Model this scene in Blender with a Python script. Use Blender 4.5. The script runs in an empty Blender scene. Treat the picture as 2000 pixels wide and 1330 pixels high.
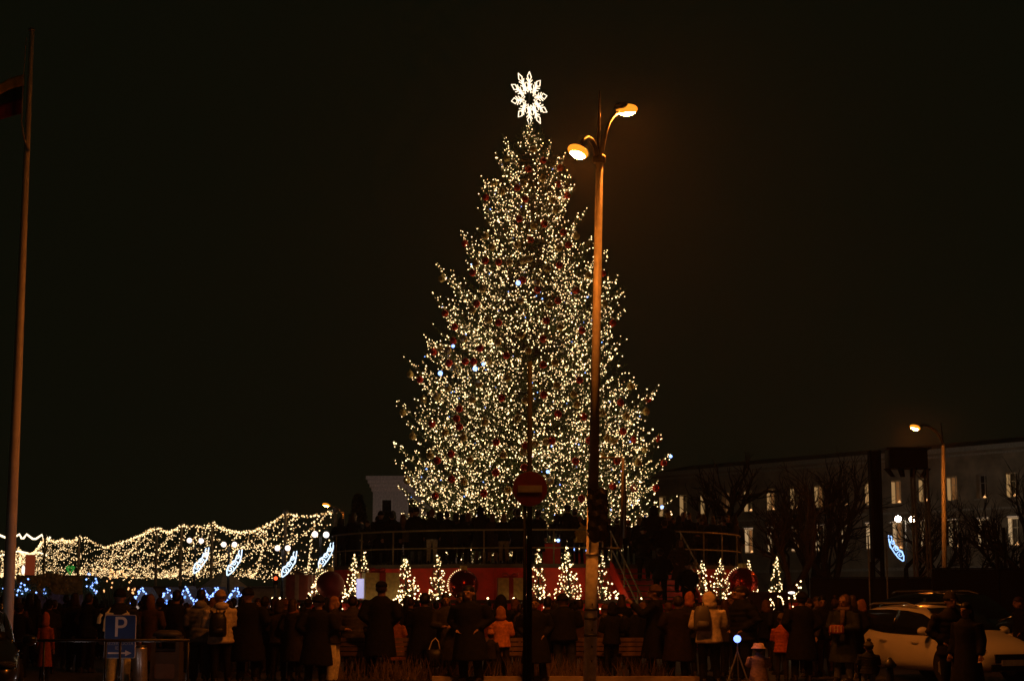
import bpy, bmesh, math, random
import numpy as np
from mathutils import Vector, Matrix, Quaternion
R = math.radians
random.seed(11)
rng = np.random.default_rng(7)
sc = bpy.context.scene
col = sc.collection

# ------------------------------------------------------------------ camera, night sky, exposure
FPX, PITCH, CAMZ = 3324.0, R(8.55), 1.65
cam_d = bpy.data.cameras.new('camera')
cam = bpy.data.objects.new('camera', cam_d); col.objects.link(cam)
cam.location = (0, 0, CAMZ); cam.rotation_euler = (R(90) + PITCH, 0, 0)
cam_d.sensor_width = 36; cam_d.lens = 36 * FPX / 2000
cam_d.clip_start = 0.1; cam_d.clip_end = 2000
sc.camera = cam
w = bpy.data.worlds.new('World'); sc.world = w; w.use_nodes = True
bg = w.node_tree.nodes['Background']
bg.inputs['Color'].default_value = (0.92, 1.0, 0.42, 1); bg.inputs['Strength'].default_value = 0.0033
sc.view_settings.view_transform = 'Standard'; sc.view_settings.look = 'None'
sc.view_settings.exposure = 0; sc.view_settings.gamma = 1; sc.view_settings.use_curve_mapping = False
sc.render.engine = 'CYCLES'
cy = sc.cycles
cy.use_denoising = True
cy.max_bounces = 4; cy.diffuse_bounces = 2; cy.glossy_bounces = 3; cy.transmission_bounces = 3
cy.volume_bounces = 0; cy.sample_clamp_indirect = 1.5; cy.caustics_reflective = False; cy.caustics_refractive = False
HAZE = 0.0004
SODIUM = (1.0, 0.235, 0.022)

CT, ST = math.cos(PITCH), math.sin(PITCH)
def P(px, py, D):
    """world point seen at photo pixel (px,py) standing D metres away"""
    xc = (px - 1000) / FPX; yc = (665 - py) / FPX
    t = D / (CT - yc * ST)
    return Vector((xc * t, D, CAMZ + (ST + yc * CT) * t))
def Zof(py, D): return P(1000, py, D).z
def gx(px, D): return P(px, 1165, D).x

# ------------------------------------------------------------------ materials
MATS = {}
def nodes_of(name):
    m = bpy.data.materials.new(name); m.use_nodes = True
    return m, m.node_tree, m.node_tree.nodes['Principled BSDF']
def mat(name, c, rough=0.6, metal=0.0, var=0.25, scale=6.0, bump=0.0, coat=0.0):
    if name in MATS: return MATS[name]
    m, nt, b = nodes_of(name)
    b.inputs['Roughness'].default_value = rough; b.inputs['Metallic'].default_value = metal
    if coat: b.inputs['Coat Weight'].default_value = coat
    tc = nt.nodes.new('ShaderNodeTexCoord'); no = nt.nodes.new('ShaderNodeTexNoise')
    no.inputs['Scale'].default_value = scale; no.inputs['Detail'].default_value = 5
    nt.links.new(tc.outputs['Object'], no.inputs['Vector'])
    rp = nt.nodes.new('ShaderNodeValToRGB')
    lo = [max(0, x * (1 - var)) for x in c]; hi = [min(1, x * (1 + var)) for x in c]
    rp.color_ramp.elements[0].position = .3; rp.color_ramp.elements[1].position = .7
    rp.color_ramp.elements[0].color = (*lo, 1); rp.color_ramp.elements[1].color = (*hi, 1)
    nt.links.new(no.outputs['Fac'], rp.inputs['Fac']); nt.links.new(rp.outputs['Color'], b.inputs['Base Color'])
    if bump:
        bp = nt.nodes.new('ShaderNodeBump'); bp.inputs['Strength'].default_value = bump; bp.inputs['Distance'].default_value = .03
        nt.links.new(no.outputs['Fac'], bp.inputs['Height']); nt.links.new(bp.outputs['Normal'], b.inputs['Normal'])
    MATS[name] = m
    return m
def emit(name, c, s):
    if name in MATS: return MATS[name]
    m, nt, b = nodes_of(name)
    b.inputs['Base Color'].default_value = (*[x * .5 for x in c], 1)
    b.inputs['Emission Color'].default_value = (*c, 1); b.inputs['Emission Strength'].default_value = s
    MATS[name] = m
    return m
def glass(name, tint=(.012, .013, .015), rough=.16):
    m = mat(name, tint, rough, 0, .05); return m
def cloth(c, kind='wool'):
    m = mat('cloth_%s_%02d_%02d_%02d' % (kind, int(c[0] * 99), int(c[1] * 99), int(c[2] * 99)) + ('%d' % int(sum(c) * 3000)), c,
               .85 if kind == 'wool' else .5, 0, .3, 14, .25)
    m.node_tree.nodes['Principled BSDF'].inputs['Specular IOR Level'].default_value = .12 if kind == 'wool' else .3
    return m
WARM = emit('warm_bulb', (1.0, .67, .31), 5.2)
DIMW_ = emit('dim_warm_bulb', (1.0, .60, .22), 1.5)
WARM2 = emit('warm_bulb_market', (1.0, .66, .31), 2.8)
DIM2 = emit('dim_warm_bulb_market', (1.0, .56, .20), .9)
ROPE = emit('warm_rope_light', (1.0, .80, .52), 2.2)
BLUEW = emit('blue_white_bulb', (.22, .38, 1.0), 3.6)
BLUE = emit('blue_bulb', (.12, .30, 1.0), 2.6)
WHITEB = emit('white_globe', (1.0, .80, .72), 2.2)
RED_L = emit('red_signal', (1.0, .12, .03), 1.6)
STEEL = mat('galvanised_steel', (.34, .33, .31), .45, .5, .2, 9)
DKSTEEL = mat('dark_green_painted_steel', (.022, .026, .022), .45, 0, .3, 12)
LAMPPOLE = mat('lamp_pole_paint', (.26, .25, .23), .5, 0, .22, 7, .05)
BLACK = mat('black_plastic', (.008, .008, .008), .5)
RUBBER = mat('tyre_rubber', (.012, .012, .012), .8)
REDP = mat('red_painted_board', (.80, .035, .010), .55, 0, .2, 3)
GOLDF = mat('gold_foil', (.85, .66, .24), .5, .05, .2, 10, .2)
REDF = mat('red_ribbon', (.5, .035, .02), .45, 0, .15)
BRASS = mat('weathered_brass_rail', (.36, .27, .13), .45, .4, .2, 12)
NEEDLE = mat('fir_needles', (.085, .125, .038), .7, 0, .5, 1.3)
BARK = mat('dark_bark', (.05, .037, .028), .9, 0, .3, 8, .4)
WOOD = mat('weathered_bench_wood', (.17, .10, .06), .7, 0, .35, 7, .2)
SKIN = mat('skin', (.30, .165, .11), .55, 0, .1, 10)
EYE = mat('eye_dark', (.02, .012, .01), .2)
LIP = mat('lips', (.30, .10, .08), .5)

# ------------------------------------------------------------------ mesh builder
class MB:
    def __init__(s): s.v = []; s.f = []
    def add(s, vs, fs):
        o = len(s.v); s.v += [tuple(v) for v in vs]; s.f += [tuple(i + o for i in f) for f in fs]; return s
    def box(s, c, d, M=None):
        x, y, z = c; a, b, e = d[0] / 2, d[1] / 2, d[2] / 2
        vs = [Vector((x + i * a, y + j * b, z + k * e)) for i in (-1, 1) for j in (-1, 1) for k in (-1, 1)]
        if M: vs = [M @ v for v in vs]
        return s.add(vs, [(0, 1, 3, 2), (4, 6, 7, 5), (0, 4, 5, 1), (2, 3, 7, 6), (0, 2, 6, 4), (1, 5, 7, 3)])
    def tube(s, pts, r, n=8, cap=True, flat=None):
        pts = [Vector(p) for p in pts]; m = len(pts)
        rs = r if isinstance(r, (list, tuple)) else [r] * m
        vs = []; up = None
        for i, p in enumerate(pts):
            t = (pts[min(i + 1, m - 1)] - pts[max(i - 1, 0)])
            t = t.normalized() if t.length > 1e-9 else Vector((0, 0, 1))
            if up is None:
                up = Vector((0, 1, 0)) if abs(t.y) < .9 else Vector((1, 0, 0))
            a = t.cross(up)
            a = a.normalized() if a.length > 1e-6 else t.orthogonal().normalized()
            b = a.cross(t).normalized(); up = b
            for k in range(n):
                q = 2 * math.pi * k / n
                vs.append(p + a * (math.cos(q) * rs[i]) + b * (math.sin(q) * rs[i]))
        fs = [(i * n + k, i * n + (k + 1) % n, (i + 1) * n + (k + 1) % n, (i + 1) * n + k) for i in range(m - 1) for k in range(n)]
        if cap: fs += [tuple(reversed(range(n))), tuple(range((m - 1) * n, m * n))]
        return s.add(vs, fs)
    def loft(s, rings, n=14, cap=True):
        """rings: (cx, cy, z, rx, ry)"""
        vs = [(cx + math.cos(2 * math.pi * k / n) * rx, cy + math.sin(2 * math.pi * k / n) * ry, z) for cx, cy, z, rx, ry in rings for k in range(n)]
        m = len(rings)
        fs = [(i * n + k, i * n + (k + 1) % n, (i + 1) * n + (k + 1) % n, (i + 1) * n + k) for i in range(m - 1) for k in range(n)]
        if cap: fs += [tuple(reversed(range(n))), tuple(range((m - 1) * n, m * n))]
        return s.add(vs, fs)
    def ball(s, c, r, nu=12, nv=8, M=None):
        rx, ry, rz = r if isinstance(r, (tuple, list)) else (r, r, r)
        vs = [(0, 0, -rz)] + [(rx * math.cos(2 * math.pi * k / nu) * math.sin(math.pi * j / nv), ry * math.sin(2 * math.pi * k / nu) * math.sin(math.pi * j / nv),
               -rz * math.cos(math.pi * j / nv)) for j in range(1, nv) for k in range(nu)] + [(0, 0, rz)]
        vs = [Vector(v) for v in vs]
        if M: vs = [M @ v for v in vs]
        vs = [v + Vector(c) for v in vs]
        fs = [(0, 1 + (k + 1) % nu, 1 + k) for k in range(nu)]
        fs += [(1 + j * nu + k, 1 + j * nu + (k + 1) % nu, 1 + (j + 1) * nu + (k + 1) % nu, 1 + (j + 1) * nu + k) for j in range(nv - 2) for k in range(nu)]
        l = len(vs) - 1; o = 1 + (nv - 2) * nu
        fs += [(l, o + k, o + (k + 1) % nu) for k in range(nu)]
        return s.add(vs, fs)
    def mesh(s, name, smooth=False):
        me = bpy.data.meshes.new(name); me.from_pydata(s.v, [], s.f)
        bm = bmesh.new(); bm.from_mesh(me); bmesh.ops.recalc_face_normals(bm, faces=bm.faces); bm.to_mesh(me); bm.free()
        if smooth: me.polygons.foreach_set('use_smooth', [True] * len(me.polygons))
        return me
    def build(s, name, m, parent=None, smooth=False):
        return put(s.mesh(name, smooth), name, m, parent)
def put(me, name, m, parent=None):
    o = bpy.data.objects.new(name, me); col.objects.link(o)
    if m is not None:
        if len(me.materials) == 0: me.materials.append(m)
        if me.materials[0] is not m:
            o.material_slots[0].link = 'OBJECT'; o.material_slots[0].material = m
    if parent: o.parent = parent
    return o
def np_mesh(name, V, T):
    me = bpy.data.meshes.new(name)
    V = np.asarray(V, np.float32); T = np.asarray(T, np.int32)
    me.vertices.add(len(V)); me.vertices.foreach_set('co', V.ravel())
    me.loops.add(T.size); me.loops.foreach_set('vertex_index', T.ravel())
    me.polygons.add(len(T)); me.polygons.foreach_set('loop_start', np.arange(0, T.size, 3, dtype=np.int32))
    me.update(calc_edges=True); me.validate()
    return me
OCT_V = np.array([(1, 0, 0), (-1, 0, 0), (0, 1, 0), (0, -1, 0), (0, 0, 1), (0, 0, -1)], np.float32)
OCT_T = np.array([(0, 2, 4), (2, 1, 4), (1, 3, 4), (3, 0, 4), (2, 0, 5), (1, 2, 5), (3, 1, 5), (0, 3, 5)], np.int32)
def bulbs(name, pts, r, m, parent):
    pts = np.asarray([tuple(p) for p in pts], np.float32); n = len(pts)
    r = np.broadcast_to(np.asarray(r, np.float32), (n,))
    V = (pts[:, None, :] + OCT_V[None] * r[:, None, None]).reshape(-1, 3)
    T = (OCT_T[None] + (np.arange(n) * 6)[:, None, None]).reshape(-1, 3)
    o = put(np_mesh(name, V, T), name, m, parent); o['kind'] = 'stuff'
    return o
def tag(o, label, cat, group=None):
    o['label'] = label; o['category'] = cat
    if group: o['group'] = group
    return o
def thing(name, label, cat, loc=(0, 0, 0), rz=0, group=None, scale=None):
    o = bpy.data.objects.new(name, None); col.objects.link(o); o.empty_display_size = .2
    o.location = loc; o.rotation_euler = (0, 0, rz)
    if scale: o.scale = scale
    return tag(o, label, cat, group)
def struct(o): o['kind'] = 'structure'; return o
def copy_thing(root, loc, rz=0, label=None, scale=None):
    def rec(o, par):
        c = o.copy(); col.objects.link(c)
        if par: c.parent = par
        for ch in o.children: rec(ch, c)
        return c
    r = rec(root, None); r.location = loc; r.rotation_euler = (0, 0, rz)
    if scale: r.scale = scale
    if label: r['label'] = label
    return r
def text_mesh(txt, size, depth=.002):
    cu = bpy.data.curves.new('lettering', 'FONT'); cu.body = txt; cu.size = size; cu.extrude = depth
    cu.align_x = 'CENTER'; cu.align_y = 'CENTER'
    o = bpy.data.objects.new('lettering', cu); col.objects.link(o)
    dg = bpy.context.evaluated_depsgraph_get(); me = bpy.data.meshes.new_from_object(o.evaluated_get(dg))
    bpy.data.objects.remove(o); return me
def remeshed(mb, voxel, it=3, ratio=.4, name='mesh'):
    o = bpy.data.objects.new('tmp', mb.mesh(name)); col.objects.link(o)
    a = o.modifiers.new('r', 'REMESH'); a.mode = 'VOXEL'; a.voxel_size = voxel
    if it: b = o.modifiers.new('s', 'SMOOTH'); b.iterations = it; b.factor = .5
    d = o.modifiers.new('d', 'DECIMATE'); d.ratio = ratio
    dg = bpy.context.evaluated_depsgraph_get(); me = bpy.data.meshes.new_from_object(o.evaluated_get(dg))
    bpy.data.objects.remove(o)
    me.polygons.foreach_set('use_smooth', [True] * len(me.polygons)); me.name = name
    return me

# ------------------------------------------------------------------ ground
def paving_material():
    m, nt, b = nodes_of('dark_plaza_paving')
    tc = nt.nodes.new('ShaderNodeTexCoord'); br = nt.nodes.new('ShaderNodeTexBrick')
    br.inputs['Scale'].default_value = 1.6; br.inputs['Mortar Size'].default_value = .012
    br.inputs['Color1'].default_value = (.085, .08, .075, 1); br.inputs['Color2'].default_value = (.06, .056, .052, 1); br.inputs['Mortar'].default_value = (.03, .03, .03, 1)
    nt.links.new(tc.outputs['Object'], br.inputs['Vector']); nt.links.new(br.outputs['Color'], b.inputs['Base Color'])
    b.inputs['Roughness'].default_value = .6
    return m
g = MB().add([(-150, 24.2, 0), (150, 24.2, 0), (150, 300, 0), (-150, 300, 0)], [(0, 1, 2, 3)])
struct(g.build('plaza', paving_material()))
g = MB().add([(-150, -15, -.12), (150, -15, -.12), (150, 24.0, -.12), (-150, 24.0, -.12)], [(0, 1, 2, 3)])
struct(g.build('road', mat('asphalt', (.05, .05, .05), .75, 0, .25, 30, .3)))
struct(MB().box((0, 24.1, -.06), (300, .2, .13)).build('kerb', mat('kerb_granite', (.25, .24, .22), .7)))

# planting bed with a low stone edge, dry ornamental grass
bx0, bx1 = gx(655, 34), gx(1300, 34)
struct(MB().box(((bx0 + bx1) / 2, 34.15, .03), (bx1 - bx0, 1.5, .05)).build('planting_bed', mat('soil', (.035, .025, .018), .95, 0, .3, 9, .5)))
struct(MB().box((gx(1130, 33.2), 33.27, .07), (gx(1420, 33.2) - gx(850, 33.2), .18, .14)).build('bed_kerb', mat('pale_kerb_stone', (.36, .28, .22), .75, 0, .2, 5)))
gv = []; gt = []
for _ in range(1500):
    x = random.uniform(bx0, bx1); y = random.uniform(33.5, 34.8)
    if math.sin(x * 2.3) + .5 * math.sin(x * 5.1) < -.5 and random.random() < .75: continue
    h = random.uniform(.15, .55); a = random.uniform(0, 6.28); l = random.uniform(.05, .28)
    dx, dy = math.cos(a) * l, math.sin(a) * l; wd = .006
    i = len(gv)
    gv += [(x - wd, y, .05), (x + wd, y, .05), (x + dx * .5 - wd * .7, y + dy * .5, .05 + h * .6), (x + dx * .5 + wd * .7, y + dy * .5, .05 + h * .6), (x + dx, y + dy, .05 + h)]
    gt += [(i, i + 1, i + 3), (i, i + 3, i + 2), (i + 2, i + 3, i + 4)]
o = put(np_mesh('dry_grass', gv, gt), 'dry_grass', mat('dry_grass_blades', (.13, .085, .045), .9)); o['kind'] = 'stuff'
tag(o, 'dry ornamental grass standing in the dark planting bed', 'grass')

# ------------------------------------------------------------------ round red stage
SX, SY, R1, Z1, R2, Z2 = gx(1047, 63), 63.0, 7.6, 2.70, 9.7, 1.55
stage = thing('round_stage', 'two tier round red stage carrying the great fir', 'stage', (SX, SY, 0))
def ring(r0, r1, z, th, n=96):
    b = MB()
    vs = [(r * math.cos(2 * math.pi * k / n), r * math.sin(2 * math.pi * k / n), zz) for r, zz in ((r0, z), (r1, z), (r1, z - th), (r0, z - th)) for k in range(n)]
    return b.add(vs, [(i * n + k, i * n + (k + 1) % n, ((i + 1) % 4) * n + (k + 1) % n, ((i + 1) % 4) * n + k) for i in range(4) for k in range(n)])
FLOOR = mat('stage_deck', (.10, .07, .05), .7, 0, .3, 4)
MB().loft([(0, 0, Z1 - .12, R1, R1), (0, 0, Z1, R1, R1)], 96).build('upper_deck', FLOOR, stage)
ring(R1 - .3, R2, Z2, .10).build('lower_deck', FLOOR, stage)
def panel_mesh(r, z0, z1, a):
    b = MB(); k = 5; vs = []
    for rr in (r, r - .05):
        for zz in (z0, z1):
            for i in range(k + 1):
                q = -a / 2 + a * i / k
                vs.append((rr * math.cos(q), rr * math.sin(q), zz))
    n = k + 1; fs = []
    for i in range(k):
        fs += [(i, i + 1, n + i + 1, n + i), (2 * n + i, 3 * n + i, 3 * n + i + 1, 2 * n + i + 1), (n + i, n + i + 1, 3 * n + i + 1, 3 * n + i), (i, 2 * n + i, 2 * n + i + 1, i + 1)]
    fs += [(0, n, 3 * n, 2 * n), (k, 2 * n + k, 3 * n + k, n + k)]
    return b.add(vs, fs)
for r, z0, z1, num in ((R1 - .005, Z2, Z1 - .13, 32), (R2 - .005, 0, Z2 - .11, 40)):
    a = 2 * math.pi / num
    me = panel_mesh(r, z0, z1, a * .994).mesh('fascia_panel')
    for i in range(num):
        o = put(me, 'fascia_panel', REDP, stage); o.rotation_euler = (0, 0, a * (i + .5))
MB().loft([(0, 0, .01, R1 - .12, R1 - .12), (0, 0, Z1 - .13, R1 - .12, R1 - .12)], 64, False).build('core', BLACK, stage)
bulbs('added_rim_bulbs', [((R2 - .12) * math.cos(a), (R2 - .12) * math.sin(a), Z2 + .05) for a in np.arange(R(192), R(348), .085)], .040, WARM, stage)  # rim and skirt bulbs are added to light fascia, gift boxes and baubles
bulbs('added_skirt_bulbs', [((R2 + .06) * math.cos(a), (R2 + .06) * math.sin(a), Z2 - .32 + random.uniform(-.1, .1)) for a in np.arange(R(195), R(345), .06)], .028, WARM, stage)
# railing: arcs left and right of the stair gap
def ang_of(px, r):
    D = SY - r
    for _ in range(20):
        x = gx(px, D) - SX; x = max(-r, min(r, x)); D = SY - math.sqrt(r * r - x * x)
    return math.atan2(D - SY, x)
RR = 7.45
def arc(a0, a1, z, n=30): return [(RR * math.cos(a0 + (a1 - a0) * i / n), RR * math.sin(a0 + (a1 - a0) * i / n), z) for i in range(n + 1)]
aL0, aL1 = R(181), ang_of(1178, RR) + 2 * math.pi
aR0, aR1 = ang_of(1312, RR) + 2 * math.pi, R(380)
for a0, a1, posts in ((R(150), aL1, [ang_of(p, RR) for p in (655, 705, 767, 945, 1082, 1178)] + [R(150), R(165)]), (aR0, R(390), [ang_of(p, RR) for p in (1314, 1376, 1412, 1441)] + [R(390), R(375)])):
    rail = MB().tube(arc(a0, a1, Z1 + 1.1), .028, 8)
    rail.tube(arc(a0, a1, Z1 + .52), .022, 8)
    ro = rail.build('railing', BRASS, stage, True)
    for a in posts:
        MB().tube([(RR * math.cos(a), RR * math.sin(a), Z1), (RR * math.cos(a), RR * math.sin(a), Z1 + 1.1)], .026, 8).build('post', BRASS, ro, True)

# staircase from the stage down towards the viewer
st = thing('staircase', 'steep metal staircase with red stringers climbing to the stage', 'stairs', (0, 0, 0))
top = Vector((gx(1262, 56), 56.0, Z1)); bot = Vector((gx(1262, 56) + 1.0, 52.2, 0))
dirv = (bot - top); hd = Vector((dirv.x, dirv.y, 0)).normalized(); sd = Vector((-hd.y, hd.x, 0))
NS = 14
Mst = Matrix.Rotation(math.atan2(hd.y, hd.x), 4, 'Z')
sme = MB().box((0, 0, 0), (.30, 2.3, .04)).mesh('step')
for i in range(NS):
    p = top + dirv * ((i + .7) / (NS + .4))
    o = put(sme, 'step', mat('steel_tread', (.13, .10, .07), .6), st); o.location = p; o.rotation_euler = (0, 0, math.atan2(hd.y, hd.x))
for s in (-1, 1):
    a, b = top + sd * s * 1.2, bot + sd * s * 1.2
    q = MB(); n = sd * .03
    q.add([a + Vector((0, 0, .1)) - n, a - Vector((0, 0, .35)) - n, b - Vector((0, 0, .0)) - n, b + Vector((0, 0, .35)) - n,
           a + Vector((0, 0, .1)) + n, a - Vector((0, 0, .35)) + n, b - Vector((0, 0, .0)) + n, b + Vector((0, 0, .35)) + n],
          [(0, 1, 2, 3), (7, 6, 5, 4), (0, 3, 7, 4), (1, 5, 6, 2), (0, 4, 5, 1), (3, 2, 6, 7)]).build('stringer', REDP, st)
    hr = MB()
    for h in (.55, 1.05): hr.tube([a + Vector((0, 0, h)), b + Vector((0, 0, h))], .024, 8)
    ho = hr.build('handrail', BRASS, st, True)
    for t in (.02, .35, .68, .98):
        p = a + (b - a) * t
        MB().tube([p, p + Vector((0, 0, 1.05))], .024, 8).build('baluster', BRASS, ho, True)

# ------------------------------------------------------------------ the great fir
TX, TY = P(1035, 1000, 63).x, 63.0
ZT, ZB = Zof(243, 63), Zof(1012, 63)
def env(z):
    # half width against height, read off the outline in the photograph
    ks = [(Zof(1012, 63), 5.15), (Zof(980, 63), 5.35), (Zof(900, 63), 5.3), (Zof(800, 63), 5.15), (Zof(740, 63), 4.65), (Zof(650, 63), 4.0), (Zof(575, 63), 3.75),
          (Zof(520, 63), 3.4), (Zof(460, 63), 2.65), (Zof(410, 63), 2.15), (Zof(350, 63), 1.9), (Zof(300, 63), 1.15), (Zof(275, 63), .6), (Zof(255, 63), .3), (Zof(240, 63), .1)]
    ks = sorted(ks)
    if z <= ks[0][0]: return ks[0][1]
    for (a, ra), (b, rb) in zip(ks, ks[1:]):
        if z <= b: return ra + (rb - ra) * (z - a) / (b - a)
    return .05
def fir(root, zb, zt, envf, tip_gap, tier, nb_per_m, bulb_r, twl, needle, seed, trunk_r, bulb_mat=WARM, special=None, boughs=(), nb0=1.0):
    rs = np.random.default_rng(seed)
    FV = []; BP = []; BR = []
    z = zb; k = 0; tot = 0
    WV = MB()
    WV.tube([(0, 0, 0), (0, 0, zb * .6), (0, 0, zt)], [trunk_r, trunk_r * .9, trunk_r * .08], 10)
    sc_ = twl
    while z < zt - .02 * (zt - zb):
        r0 = envf(z)
        n = max(5, int(2 * math.pi * r0 / tip_gap))
        off = rs.uniform(0, 6.28)
        jobs = [(None, 0, 0)] * n
        if k == 0: jobs = jobs + list(boughs)
        for i, (ba, bz, br) in enumerate(jobs):
            a = off + 2 * math.pi * (i + rs.uniform(-.3, .3)) / n
            zz = z + rs.uniform(-.5, .5) * tier
            rr = envf(min(max(zz, zb), zt)) * (rs.uniform(.58, .84) if rs.random() < .88 else rs.uniform(.84, .95))
            if ba is not None: a, zz, rr = ba, bz, br
            if rr < .12 * sc_: continue
            rad = np.array((math.cos(a), math.sin(a), 0)); tan = np.array((-math.sin(a), math.cos(a), 0)); up = np.array((0, 0, 1.))
            lift = (rs.uniform(.30, .55) if ba is None else .62) * min(rr, 2.2 * sc_)
            def pos(t): return rad * rr * t + up * (zz - lift + lift * (-.35 * t + 1.35 * t ** 3))
            ln = rr; m = max(4, int(ln / (.30 * sc_)))
            pts = [pos(t) for t in np.linspace(.05, 1, 6)]
            if ln > .8 * sc_: WV.tube(pts, [.045 * sc_, .04 * sc_, .03 * sc_, .022 * sc_, .014 * sc_, .006 * sc_], 4, False)
            segs = [(pos(.35 + .65 * j / 8), pos(.35 + .65 * (j + 1) / 8)) for j in range(8)]
            for j in range(m):
                t = .30 + .70 * (j + .5) / m
                p = pos(t); d = pos(min(1, t + .05)) - pos(t - .05); d /= np.linalg.norm(d)
                for s in (-1, 1):
                    L = sc_ * rs.uniform(.35, .62) * (1.15 - .55 * t)
                    q = d * .65 + tan * s * rs.uniform(.5, .9) + up * rs.uniform(-.05, .45); q /= np.linalg.norm(q)
                    segs.append((p, p + q * L * .5)); segs.append((p + q * L * .5, p + q * L + up * L * .12))
            for (p, q) in segs:
                d = q - p; L = np.linalg.norm(d)
                if L < 1e-5: continue
                d = d / L; kk = max(2, int(L / (.045 * sc_) * needle))
                for _ in range(kk):
                    c = p + d * L * rs.random()
                    nrm = rs.normal(size=3); nrm -= d * np.dot(nrm, d); nrm /= np.linalg.norm(nrm)
                    nl = sc_ * rs.uniform(.07, .13)
                    e = c + (nrm * .8 + d * .6) * nl; wv = np.cross(nrm, d) * sc_ * .011
                    FV.append((c - wv, c + wv, e))
            nbl = int(rr * nb_per_m * rs.uniform(.6, 1.4) * ((.15 if rs.random() < .24 else 1.28) if sc_ > .5 else 1) + nb0 * rs.random())
            for _ in range(nbl):
                p, q = segs[rs.integers(len(segs))]
                BP.append(p + (q - p) * rs.random() + rs.normal(size=3) * .05 * sc_); BR.append(bulb_r * (rs.uniform(.6, 1.15) if rs.random() < .85 else rs.uniform(1.2, 1.7)))
            if rs.random() < nb0: BP.append(pos(1.0) + up * .02); BR.append(bulb_r)
            tot += 1
        z += tier * (1 if r0 > 1.2 * sc_ else .8); k += 1
    for _ in range(int(70 * needle * max(.25, sc_))):     # leader shoot
        f = rs.random(); c = np.array((0, 0, zt - 1.3 * sc_ * f)); a = rs.uniform(0, 6.28); d = np.array((math.cos(a), math.sin(a), .9)) * sc_ * (.12 + .28 * f)
        for q in range(5):
            p0 = c + d * rs.random(); e = p0 + (d * .5 + rs.normal(size=3) * .08 * sc_); wv = np.array((-math.sin(a), math.cos(a), 0)) * sc_ * .011; FV.append((p0 - wv, p0 + wv, e))
        if rs.random() < (.6 if sc_ > .5 else .35): BP.append(c + d * rs.random()); BR.append(bulb_r * rs.uniform(.6, 1.2))
    WV.build('trunk', BARK, root)
    FV = np.array(FV).reshape(-1, 3)
    o = put(np_mesh('crown', FV, np.arange(len(FV)).reshape(-1, 3)), 'crown', NEEDLE, root); o['kind'] = 'stuff'
    BP = np.array(BP); BR = np.array(BR)
    if special:
        idx = rs.random(len(BP)) < special
        bulbs('blue_string_lights', BP[idx], BR[idx] * 1.15, BLUEW, root)
        BP, BR = BP[~idx], BR[~idx]
    dm = rs.random(len(BP)) < .22
    bulbs('dim_string_lights', BP[dm], BR[dm], DIMW_, root)
    bulbs('string_lights', BP[~dm], BR[~dm], bulb_mat, root)
    return tot, len(BP), len(FV) // 3
tree = thing('christmas_tree', 'huge lit fir rising from the round stage with thousands of warm lights', 'tree', (TX, TY, Z1))
TIPS = [(985, 272), (968, 300), (940, 345), (935, 380), (900, 452), (905, 478), (852, 518), (846, 574), (858, 600), (828, 655), (789, 698), (800, 730), (775, 785), (785, 815), (770, 868), (772, 900), (778, 950), (800, 985),
        (1052, 262), (1076, 280), (1104, 300), (1122, 362), (1146, 408), (1186, 490), (1212, 565), (1219, 606), (1195, 655), (1238, 738), (1283, 764), (1262, 800), (1291, 850), (1309, 890), (1285, 940), (1322, 970), (1310, 1000)]
BG = []
for px, py in TIPS:
    p = P(px, py, 63); a0 = 0.0 if p.x > TX else math.pi
    for da, dz, f in ((0, 0, 1.0), (.10, -.22, .95), (-.12, -.18, .96), (.04, -.42, .90), (.24, -.35, .86), (-.26, -.30, .87), (-.05, -.62, .82)): BG.append((a0 + da, p.z - Z1 + dz, abs(p.x - TX) * f))
rb_ = random.Random(5)
for k in range(54):     # the same kind of long boughs on every other side
    z_ = ZB + (ZT - ZB) * rb_.random() ** 1.3 * .88
    a_ = rb_.uniform(.35, math.pi - .35) + (math.pi if k % 3 else 0); f_ = rb_.uniform(.92, 1.04)
    for da, dz, f in ((0, 0, 1.0), (.12, -.22, .94), (-.12, -.2, .95), (.02, -.45, .88)): BG.append((a_ + da, z_ - Z1 + dz, env(z_) * f_ * f))
print('fir', fir(tree, ZB - Z1, ZT - Z1, lambda z: env(z + Z1), 0.80, .62, 4.9, .0212, 1.0, 1.7, 3, .26, special=.010, boughs=BG))
# a few strobe lamps that burn blue-white among the warm ones
for px, py in ((860, 729), (928, 720), (944, 711), (1012, 553), (885, 676), (1310, 891), (1070, 921), (1293, 990)):
    p = P(px, py, 63); dx = p.x - TX; rr = env(p.z); dy = -math.sqrt(max(rr * rr - dx * dx, .05))
    p = P(px, py, 63 + dy)
    big = .085 if px in (860, 928, 1012) else .06
    MB().ball(Vector((p.x - TX, p.y - TY, p.z - Z1)), big, 10, 6).build('strobe_lamp', BLUEW, tree, True)

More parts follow.
